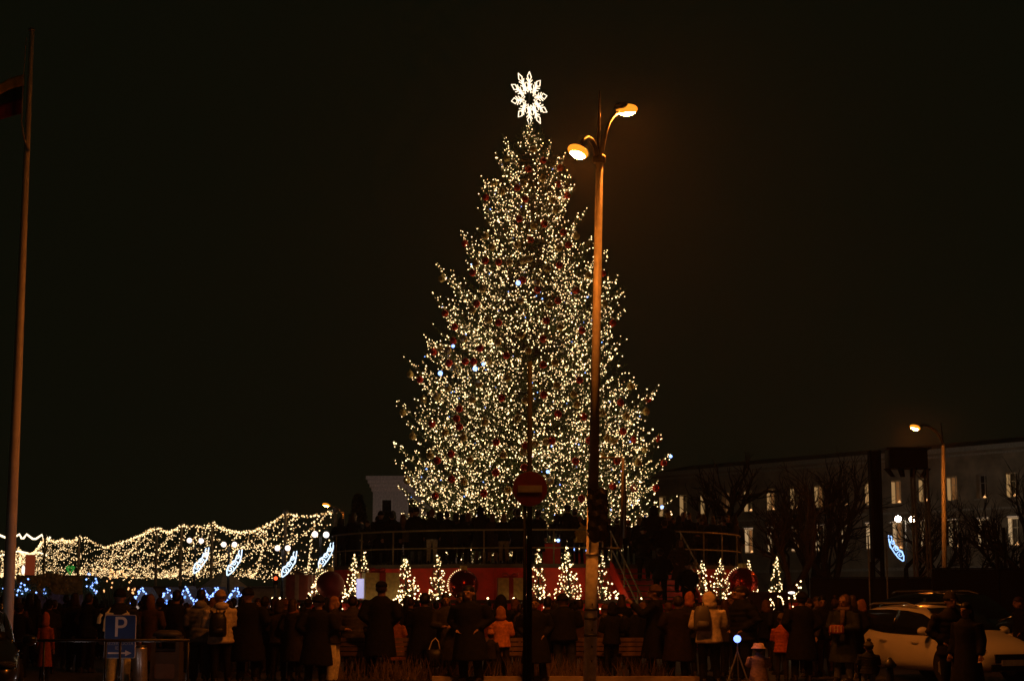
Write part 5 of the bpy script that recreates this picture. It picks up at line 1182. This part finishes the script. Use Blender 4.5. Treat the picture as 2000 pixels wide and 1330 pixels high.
for i, (px, py, n, sx_, sz_, lab) in enumerate(((26, 1150, 10, .5, .2, 'blue lit shrub left of the gold tent by the flagpole'), (48, 1152, 14, .3, .25, 'blue lit shrub in front of gold tent left end'), (91, 1158, 5, .08, .16, 'tiny blue lit sapling before the gold tent'), (182, 1145, 18, .22, .45, 'tall blue lit sapling at the right end of gold tent'))):
    t = thing('blue_lit_shrub', lab, 'shrub', (gx(px, 58), 58, 0)); zc = Zof(py, 58)
    MB().tube([(0, 0, 0), (0, 0, zc + sz_ * .8)], [.04, .01], 6).build('stem', BARK, t)
    fv = []
    for _ in range(300):
        c = Vector((random.gauss(0, sx_ * .5), random.gauss(0, .2), zc + random.gauss(0, sz_ * .5))); d = Vector((random.gauss(0, 1), random.gauss(0, 1), random.gauss(0, 1))).normalized() * .1; n_ = d.orthogonal().normalized() * .02; fv += [c - n_, c + n_, c + d]
    o = put(np_mesh('foliage', [tuple(v) for v in fv], np.arange(len(fv)).reshape(-1, 3)), 'foliage', NEEDLE, t); o['kind'] = 'stuff'
    bulbs('blue_bulbs', [(random.gauss(0, sx_ * .6), random.uniform(-.3, 0), zc + random.gauss(0, sz_ * .6)) for _ in range(n)], .036, BLUEW, t)
# far signal lights, warm shrub lights between tent and huts, red and green signs
t = thing('traffic_light', 'small red traffic light glowing under the third scroll lamp', 'traffic light', (gx(538, 70), 70, 0))
p = P(538, 1129, 70); MB().tube([(0, 0, 0), (0, 0, p.z - .25)], .06, 8).build('pole', STEEL, t); MB().box((0, .06, p.z - .1), (.2, .12, .6)).build('housing', BLACK, t); MB().ball((0, -.02, p.z), .08, 10, 8).build('red_lens', RED_L, t, True)
t = thing('shop_sign', 'tall red illuminated sign strip above the gold tent', 'sign', P(58, 1124, 90)); MB().box((0, 0, .55), (.5, .12, 1.1)).build('panel', emit('red_panel', (1.0, .16, .05), .12), t); MB().ball((-.35, 0, .3), (.10, .08, .25), 10, 8).build('white_lamp', emit('sign_white_lamp', (1, .8, .65), 1.6), t, True)
t = thing('green_heart_sign', 'small green glowing emblem hanging over the gold tent', 'sign', P(137, 1117, 88)); MB().tube([(-.12, 0, .12), (-.2, 0, .25), (-.08, 0, .3), (0, 0, .2), (.08, 0, .3), (.2, 0, .25), (.12, 0, .12), (0, 0, -.12), (-.12, 0, .12)], .06, 6).build('neon_tube', emit('green_neon', (.05, .5, .06), .35), t)
t = thing('warm_lit_shrub', 'bare shrub strung with sparse orange lights right of gold tent', 'shrub', (gx(222, 75), 75, 0))
b = MB()
for _ in range(22):
    a = random.uniform(-1, 1); b.tube([(0, 0, .2), (a * .7, random.gauss(0, .2), 1.5), (a * 1.4, random.gauss(0, .3), random.uniform(1.9, 2.9))], [.03, .02, .006], 4)
b.build('branches', BARK, t)
bulbs('orange_bulbs', [(random.uniform(-1.0, 1.0), random.gauss(0, .3), random.uniform(1.75, 2.9)) for _ in range(46)], .045, emit('orange_bulb', (1, .45, .16), 2.0), t)
# white string of hall lights far behind
# ------------------------------------------------------------------ right hand side: long white building
bld = thing('long_building', 'long pale two storey building with lit window frames, far right', 'building', (53, 160, 0), R(-52.6))
WALL = mat('pale_render', (.56, .47, .36), .85, 0, .4, .55, .3); TRIM = mat('white_trim', (.72, .68, .62), .7)
ZL0, ZL1, ZU0, ZU1, ZR = 6.5, 9.2, 11.2, 13.6, 16.2
cs = [-(7.25 + 3.58 * k) for k in range(-2, 15)]
xl, xr = cs[-1] - 2.0, cs[0] + 2.0; WW = 1.25
def wbox(x0, x1, z0, z1, y0=0, y1=.8): return MB().box(((x0 + x1) / 2, (y0 + y1) / 2, (z0 + z1) / 2), (x1 - x0, y1 - y0, z1 - z0))
for nm, z0, z1 in (('ground_floor_wall', 0, ZL0), ('middle_wall_band', ZL1, ZU0), ('top_wall_band', ZU1, ZR - .2)): wbox(xl, xr, z0, z1).build(nm, WALL, bld)
for z0, z1 in ((ZL0, ZL1), (ZU0, ZU1)):
    ed = [xr] + [v for c in cs for v in (c + WW / 2, c - WW / 2)] + [xl]
    pier = MB()
    for a, b in zip(ed[::2], ed[1::2]): pier = wbox(b, a, z0 + .001, z1 - .001); pier.build('wall_pier', WALL, bld)
wbox(xl - .3, xr + .3, ZR - .2, ZR + .25, -.5, .6).build('cornice', TRIM, bld); wbox(xl - .2, xr + .2, ZR - .65, ZR - .45, -.2, -.002).build('moulding', TRIM, bld)
wbox(xl, xr, 10.1, 10.3, -.15, -.002).build('string_course', TRIM, bld); wbox(xl, xr, 4.3, 4.6, -.2, -.002).build('plinth_course', TRIM, bld)
q = MB().add([(xl, 0, ZR + .25), (xr, 0, ZR + .25), (xr, 10, ZR + .25), (xl, 10, ZR + .25), (xl + 1, 5, ZR + 1.3), (xr - 1, 5, ZR + 1.3)], [(0, 1, 5, 4), (2, 3, 4, 5), (0, 4, 3), (1, 2, 5)]); q.build('roof', mat('dark_roof_metal', (.03, .03, .03), .6), bld)
wbox(xl, xr, .01, ZR - .2, 9.5, 10).build('rear_wall', WALL, bld)
def window_meshes(h):
    f = MB(); f.box((-WW / 2 + .05, .30, h / 2), (.1, .12, h)).box((WW / 2 - .05, .30, h / 2), (.1, .12, h)).box((0, .30, .05), (WW - .2, .12, .1)).box((0, .30, h - .05), (WW - .2, .12, .1)).box((0, .30, h / 2 + .0), (.07, .09, h - .2)).box((0, .31, h * .66), (WW - .2, .07, .07)); f.v = [(x, y + .32, z) for x, y, z in f.v]
    p = MB().box((0, .68, h / 2), (WW - .15, .02, h - .15)); s = MB().box((0, -.08, -.06), (WW + .3, .36, .1)); c = MB().box((0, -.08, h + .22), (WW + .5, .2, .12))
    return f.mesh('window'), p.mesh('pane'), s.mesh('sill'), c.mesh('hood_mould')
GLW = mat('dark_window_glass', (.015, .014, .012), .08, 0, .2)
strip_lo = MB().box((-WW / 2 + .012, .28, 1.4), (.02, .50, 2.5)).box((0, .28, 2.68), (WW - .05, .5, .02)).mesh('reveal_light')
lint = MB().box((0, -.03, 2.82), (WW + .1, .05, .13)).mesh('painted_lintel_glow')  # emissive bar painting the lit front of the lintel moulding
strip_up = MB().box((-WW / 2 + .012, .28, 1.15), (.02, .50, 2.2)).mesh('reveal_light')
can_m = MB()
for k in range(7): can_m.tube([(-.18 + k * .06, .45, .12), (-.18 + k * .06, .45, .18 + .17 * (1 - abs(k - 3) / 3))], .022, 5)
can_m = can_m.mesh('candle_arch', False)
for row, (z0, z1) in enumerate(((ZL0, ZL1), (ZU0, ZU1))):
    fm, pm, sm_, cm_ = window_meshes(z1 - z0)
    for k, c in enumerate(cs):
        wn = put(fm, 'window', TRIM, bld); wn.location = (c, 0, z0)
        for me_, nm, m in ((pm, 'pane', GLW), (sm_, 'sill', TRIM)): put(me_, nm, emit('lit_room_pane', (1.0, .46, .15), .10) if nm == 'pane' and ((row == 1 and k in (4, 6, 7, 9, 11, 13)) or (row == 0 and k in (6, 10, 12))) else m, wn)
        if row == 0: put(cm_, 'hood_mould', TRIM, wn); put(strip_lo, 'reveal_light', emit('lower_reveal_glow', (1.0, .66, .33), .42), wn); put(lint, 'painted_lintel_glow', emit('painted_lintel_emission', (1.0, .66, .40), .30), wn)
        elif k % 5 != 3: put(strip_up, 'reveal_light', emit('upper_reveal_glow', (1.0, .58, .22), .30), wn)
        if (k * 7 + row * 3) % 5 not in (1,) : put(can_m, 'candle_arch', emit('candle_glow', (1.0, .50, .18), 1.5), wn)
# pale building seen past the left side of the fir
lb = thing('corniced_building', 'pale building end with heavy cornice left behind the fir', 'building', (gx(726, 170), 170, 0))
zt = Zof(938, 170); wdt = gx(900, 170) - gx(726, 170)
MB().box((wdt / 2, 5, zt / 2), (wdt, 10, zt)).build('wall', mat('pinkish_render', (.60, .53, .50), .8), lb)
for k in range(4): MB().box((wdt / 2, 5, zt - .9 + k * .38), (wdt + .3 + k * .35, 10.3 + k * .35, .36)).build('cornice', mat('pink_trim', (.68, .58, .54), .7), lb)
for k in range(3):
    wn = MB().box((1.4 + k * 2.6, -.06, zt - 2.6), (1.1, .12, 1.5)).build('window', TRIM, lb); MB().box((1.4 + k * 2.6, -.125, zt - 2.6), (.9, .02, 1.3)).build('pane', GLW, wn)
sp = bpy.data.lights.new('facade_floodlight', 'AREA'); sp.energy = 55; sp.color = (1, .72, .60); sp.size = 2
t = thing('facade_floodlight', 'floodlight at the foot of the pale corniced building', 'floodlight', (gx(748, 160), 160, 7.4))
MB().box((0, 0, 0), (.8, .4, .5)).build('casing', BLACK, t); MB().box((0, .21, .02), (.7, .02, .4)).build('lens', emit('flood_lens', (1, .75, .6), .8), t); MB().tube([(0, 0, -7.4), (0, 0, -.25)], .1, 8).build('mast', DKSTEEL, t)
so = bpy.data.objects.new('facade_floodlight', sp); col.objects.link(so); so.parent = t; so.location = (0, .6, .4); so.rotation_euler = (R(120), 0, 0)

def dark_evergreen(lab, px, ytop, hw, D, seed):
    rd = random.Random(seed); zt = Zof(ytop, D); rw = hw * D / 3286
    t = thing('evergreen', lab, 'tree', (gx(px, D), D, 0), 0)
    MB().tube([(0, 0, 0), (0, 0, zt * .9)], [.2, .03], 8).build('trunk', BARK, t, True)
    fv = []
    for _ in range(9000):
        h = rd.random(); a = rd.uniform(0, 6.28); r = rw * (1 - h ** 3 * .85) * math.sqrt(rd.random()) * (1 + .18 * math.sin(h * 23 + a * 3))
        c = Vector((r * math.cos(a), r * math.sin(a), .3 + (zt - .3) * h)); d = Vector((rd.gauss(0, 1), rd.gauss(0, 1), rd.gauss(0, 1))).normalized() * .22; n_ = d.orthogonal().normalized() * .09
        fv += [c - n_, c + n_, c + d]
    o = put(np_mesh('crown', [tuple(v) for v in fv], np.arange(len(fv)).reshape(-1, 3)), 'crown', mat('dark_yew', (.02, .03, .015), .8), t); o['kind'] = 'stuff'
dark_evergreen('dark evergreen bush hiding the left foot of the pale corniced building', 697, 968, 27, 100, 1)
dark_evergreen('added low dark bush masking wall below the cornice, behind stage people', 752, 1003, 40, 98, 2)  # this bush and the next are added to darken the lower wall
dark_evergreen('added low dark bush masking wall behind the stage, left of the fir foot', 830, 1010, 48, 97, 3)
# far street lamp at the right, and one behind the market
D = 66; rb = P(1848, 1300, D); rb.z = 0; a = P(1842, 870, D)
t = thing('far_street_lamp', 'single armed orange street lamp before the long pale building', 'street lamp', rb)
MB().tube([(0, 0, 0), a - rb], [.11, .075], 12).build('pole', LAMPPOLE, t, True); MB().tube([a - rb, P(1838, 826, D) - rb], [.05, .02], 8).build('finial_rod', DKSTEEL, t)
MB().tube([P(1841, 866, D) - rb, P(1834, 848, D - .3) - rb, P(1822, 836, D - .8) - rb, P(1806, 830, D - 1.4) - rb, P(1796, 831, D - 1.8) - rb], .045, 8).build('arm', LAMPPOLE, t, True)
MB().tube([P(1840, 862, D) - rb, P(1828, 846, D - .5) - rb, P(1812, 832, D - 1.2) - rb], .025, 6).build('brace', STEEL, t, True)
lamp_head(t, P(1788, 835, D - 2.0) - rb, (-.9, -.5), 1.05, 700, glow=20)
D = 120; rb = P(672, 1200, D); rb.z = 0
t = thing('distant_street_lamp', 'distant orange street lamp peeking above the light net right end', 'street lamp', rb)
MB().tube([(0, 0, 0), P(671, 1000, D) - rb], [.11, .07], 8).build('pole', LAMPPOLE, t, True); MB().tube([P(671, 1004, D) - rb, P(662, 993, D) - rb, P(646, 987, D) - rb], .05, 6).build('arm', LAMPPOLE, t)
lamp_head(t, P(638, 986, D) - rb, (-.9, -.4), 1.3, 350, glow=12)

# dark hoardings in front of the building
HO = mat('black_hoarding', (.012, .012, .012), .7, 0, .3, 3)
for (a, b, y, D, lab) in ((1826, 2080, 1111, 46, 'tall black hoarding panels at right beyond the parked cars'), (1586, 1824, 1129, 47, 'lower black hoarding behind the people and dark car')):
    t = thing('hoarding', lab, 'fence', (gx(a, D), D, 0)); zt = Zof(y, D); wt = gx(b, D) - gx(a, D); n = max(2, int(wt / 1.2))
    for i in range(n): MB().box(((i + .5) * wt / n, 0, zt / 2), (wt / n - .02, .06, zt)).build('panel', HO, t)
    for i in range(n + 1): MB().box((i * wt / n, .09, zt * .5), (.08, .10, zt + (.9 if i % 3 == 1 else .0))).build('post', HO, t)
    MB().box((wt / 2, -.02, zt + .02), (wt, .12, .03)).build('capping', DKSTEEL, t)
# lattice towers of a lighting rig
def truss(px, D, y0, y1, wpx, m, lab):
    z0, z1 = 0, Zof(y0, D); wd = wpx * D / 3286 / 2
    t = thing('lattice_tower', lab, 'truss tower', (gx(px, D), D, 0)); 
    for i in (-1, 1):
        for j in (-1, 1): MB().tube([(i * wd, j * wd, 0), (i * wd, j * wd, z1)], .035, 8).build('chord', m, t, True)
    n = int(z1 / (2 * wd)); 
    for k in range(n):
        za, zb_ = z1 * k / n, z1 * (k + 1) / n; s = 1 if k % 2 else -1
        b = MB()
        for j in (-1, 1): b.tube([(-s * wd, j * wd, za), (s * wd, j * wd, zb_)], .016, 5); b.tube([(j * wd, -s * wd, za), (j * wd, s * wd, zb_)], .016, 5)
        b.build('lacing', m, t)
    return t
truss(1804, 50, 915, 1150, 26, mat('truss_alu', (.30, .27, .23), .5, .3), 'tall aluminium lattice tower under black rig head')
truss(1716, 50, 880, 1150, 18, mat('black_truss', (.012, .012, .012), .7), 'black lattice tower left of the blue scroll light')
t = thing('black_shroud', 'black cloth sleeve covering the dark lattice tower', 'cloth', (gx(1716, 50), 50, 0)); MB().loft([(0, 0, Zof(1090, 50), .19, .19), (0, 0, Zof(985, 50), .17, .17), (0, 0, Zof(882, 50), .18, .18)], 12).build('sleeve', mat('black_cloth', (.010, .010, .010), .9), t)
t = thing('rig_head', 'black boxed lighting rig head on top of aluminium lattice tower', 'rig', (gx(1779, 50), 50, Zof(917, 50)))
wd = gx(1816, 50) - gx(1742, 50); MB().box((0, 0, .30), (wd, .7, .55)).build('box', HO, t); MB().box((0, 0, .60), (wd + .2, .9, .05)).build('cover', HO, t)
for k in range(4): MB().loft([(-.42 + k * .28, -.1, -.22, .07, .07), (-.6 + k * .4, -.1, .02, .10, .10)], 12).build('lamp_can', BLACK, t)

# bare winter trees
def bare_tree(lab, px, D, h, spread, lean, seed, m=BARK, tr=.22):
    rd = random.Random(seed); t = thing('bare_tree', lab, 'tree', (gx(px, D), D, 0), 0)
    trunk = MB(); tw = MB()
    def grow(p, d, L_, r, lev):
        n = 4; pts = [p]; q = p
        for i in range(n):
            d = (d + Vector((rd.gauss(0, .11), rd.gauss(0, .11), rd.gauss(.04, .07)))).normalized(); q = q + d * (L_ / n); pts.append(q)
        (trunk if lev < 2 else tw).tube(pts, [r * (1 - .4 * i / n) for i in range(n + 1)], 7 if lev < 2 else 4 if lev < 4 else 3, False)
        if lev >= 5: return
        for i in range(rd.choice((2, 3, 3)) + (1 if lev in (1, 2, 3) else 0)):
            f = rd.uniform(.45, 1) if i else 1; k = min(n, max(1, int(f * n))); a = rd.uniform(0, 6.28); sp_ = rd.uniform(.35, .8) * spread
            o_ = d.orthogonal().normalized(); o_.rotate(Quaternion(d, a)); nd = (d + o_ * sp_).normalized()
            grow(pts[k], nd, L_ * rd.uniform(.58, .80), r * .58, lev + 1)
    grow(Vector((0, 0, 0)), Vector((lean, 0, 1)).normalized(), h * .34, tr, 0)
    trunk.build('trunk', m, t, True); o = tw.build('crown', m, t); o['kind'] = 'stuff'
bare_tree('bare winter tree with thick trunk right of the stage crowd', 1408, 90, 10.5, 1.0, 0, 1, tr=.42)
bare_tree('bare tree with slanting trunk leaning right beside the stage', 1478, 74, 8.6, .9, .55, 2, tr=.26)
bare_tree('bare tree with orange tinged trunk before the long building', 1584, 92, 10.5, .9, 0, 4, tr=.25)
bare_tree('bare dark tree between orange tinged trunk and black tower', 1640, 84, 10.0, 1.0, .03, 5, tr=.3)
bare_tree('bare tree behind the aluminium lattice tower', 1770, 104, 10.0, 1.1, 0, 6, tr=.22)
bare_tree('bare low tree near the single armed street lamp', 1900, 88, 7.5, 1.2, 0, 8, tr=.16)
bare_tree('bare tree reaching in from the right picture edge', 2010, 82, 10.5, 1.1, -.1, 9, tr=.2)
bare_tree('bare spreading tree directly right of the slanting trunk', 1535, 100, 9.5, 1.2, 0, 12, tr=.2)
bare_tree('slim bare tree between two thicker trunks left of black tower', 1612, 108, 11, 1.2, .05, 13, tr=.2)
bare_tree('bare tree just left of the single armed street lamp', 1830, 112, 9.5, 1.3, 0, 14, tr=.2)
bare_tree('bare tree behind tall hoarding near the right edge', 1952, 102, 9, 1.3, .1, 15, tr=.2)
# thin dark poles near the hoarding
for px, y0, D, lab in ((1880, 1040, 47.5, 'thin dark pole rising above the tall hoarding, left'), (1966, 1030, 47.5, 'thin dark pole rising above the tall hoarding, right'), (1699, 1045, 44, 'thin grey pole standing before the dark lattice tower'), (1734, 1050, 44.5, 'thin grey pole right of dark lattice tower')):
    t = thing('thin_pole', lab, 'pole', (gx(px, D), D, 0)); MB().tube([(0, 0, 0), (0, 0, Zof(y0, D))], .045 if px > 1800 else .02, 8).build('shaft', HO if px > 1800 else STEEL, t, True); MB().loft([(0, 0, 0, .1, .1), (0, 0, .05, .09, .09)], 10).build('foot', DKSTEEL, t)
# white lit stall lamp near the small bunch of lights
t = thing('stall_lamp', 'small white stall lamp shining right of the stage', 'lamp', P(1546, 1157, 48)); MB().ball((0, 0, 0), (.10, .06, .035), 12, 8).build('tube', emit('stall_white', (1, .86, .8), 2.2), t, True); MB().tube([(0, .05, .0), (0, .05, -1.77)], .02, 6).build('stand', DKSTEEL, t)
t = thing('planter_wall', 'low dark red ended planter with greenery right of the giant bauble', 'planter', (gx(1497, 56), 56, 0)); MB().box((0, 0, .9), (1.3, .8, 1.8)).build('trough', mat('dark_brown_board', (.10, .035, .02), .7), t)

# ------------------------------------------------------------------ night haze
hz = MB().box((0, 142.5, 14.25), (320, 331, 31.5)).build('haze', None); hz['kind'] = 'stuff'
m = bpy.data.materials.new('night_haze'); m.use_nodes = True; nt = m.node_tree; nt.nodes.remove(nt.nodes['Principled BSDF'])
pv = nt.nodes.new('ShaderNodeVolumePrincipled'); pv.inputs['Color'].default_value = (.9, .9, .9, 1); pv.inputs['Density'].default_value = HAZE; pv.inputs['Anisotropy'].default_value = .72
nt.links.new(pv.outputs['Volume'], nt.nodes['Material Output'].inputs['Volume']); hz.data.materials.append(m)
tris = sum(len(o.data.polygons) for o in sc.objects if o.type == 'MESH')
print('objects', len(sc.objects), 'faces', tris)
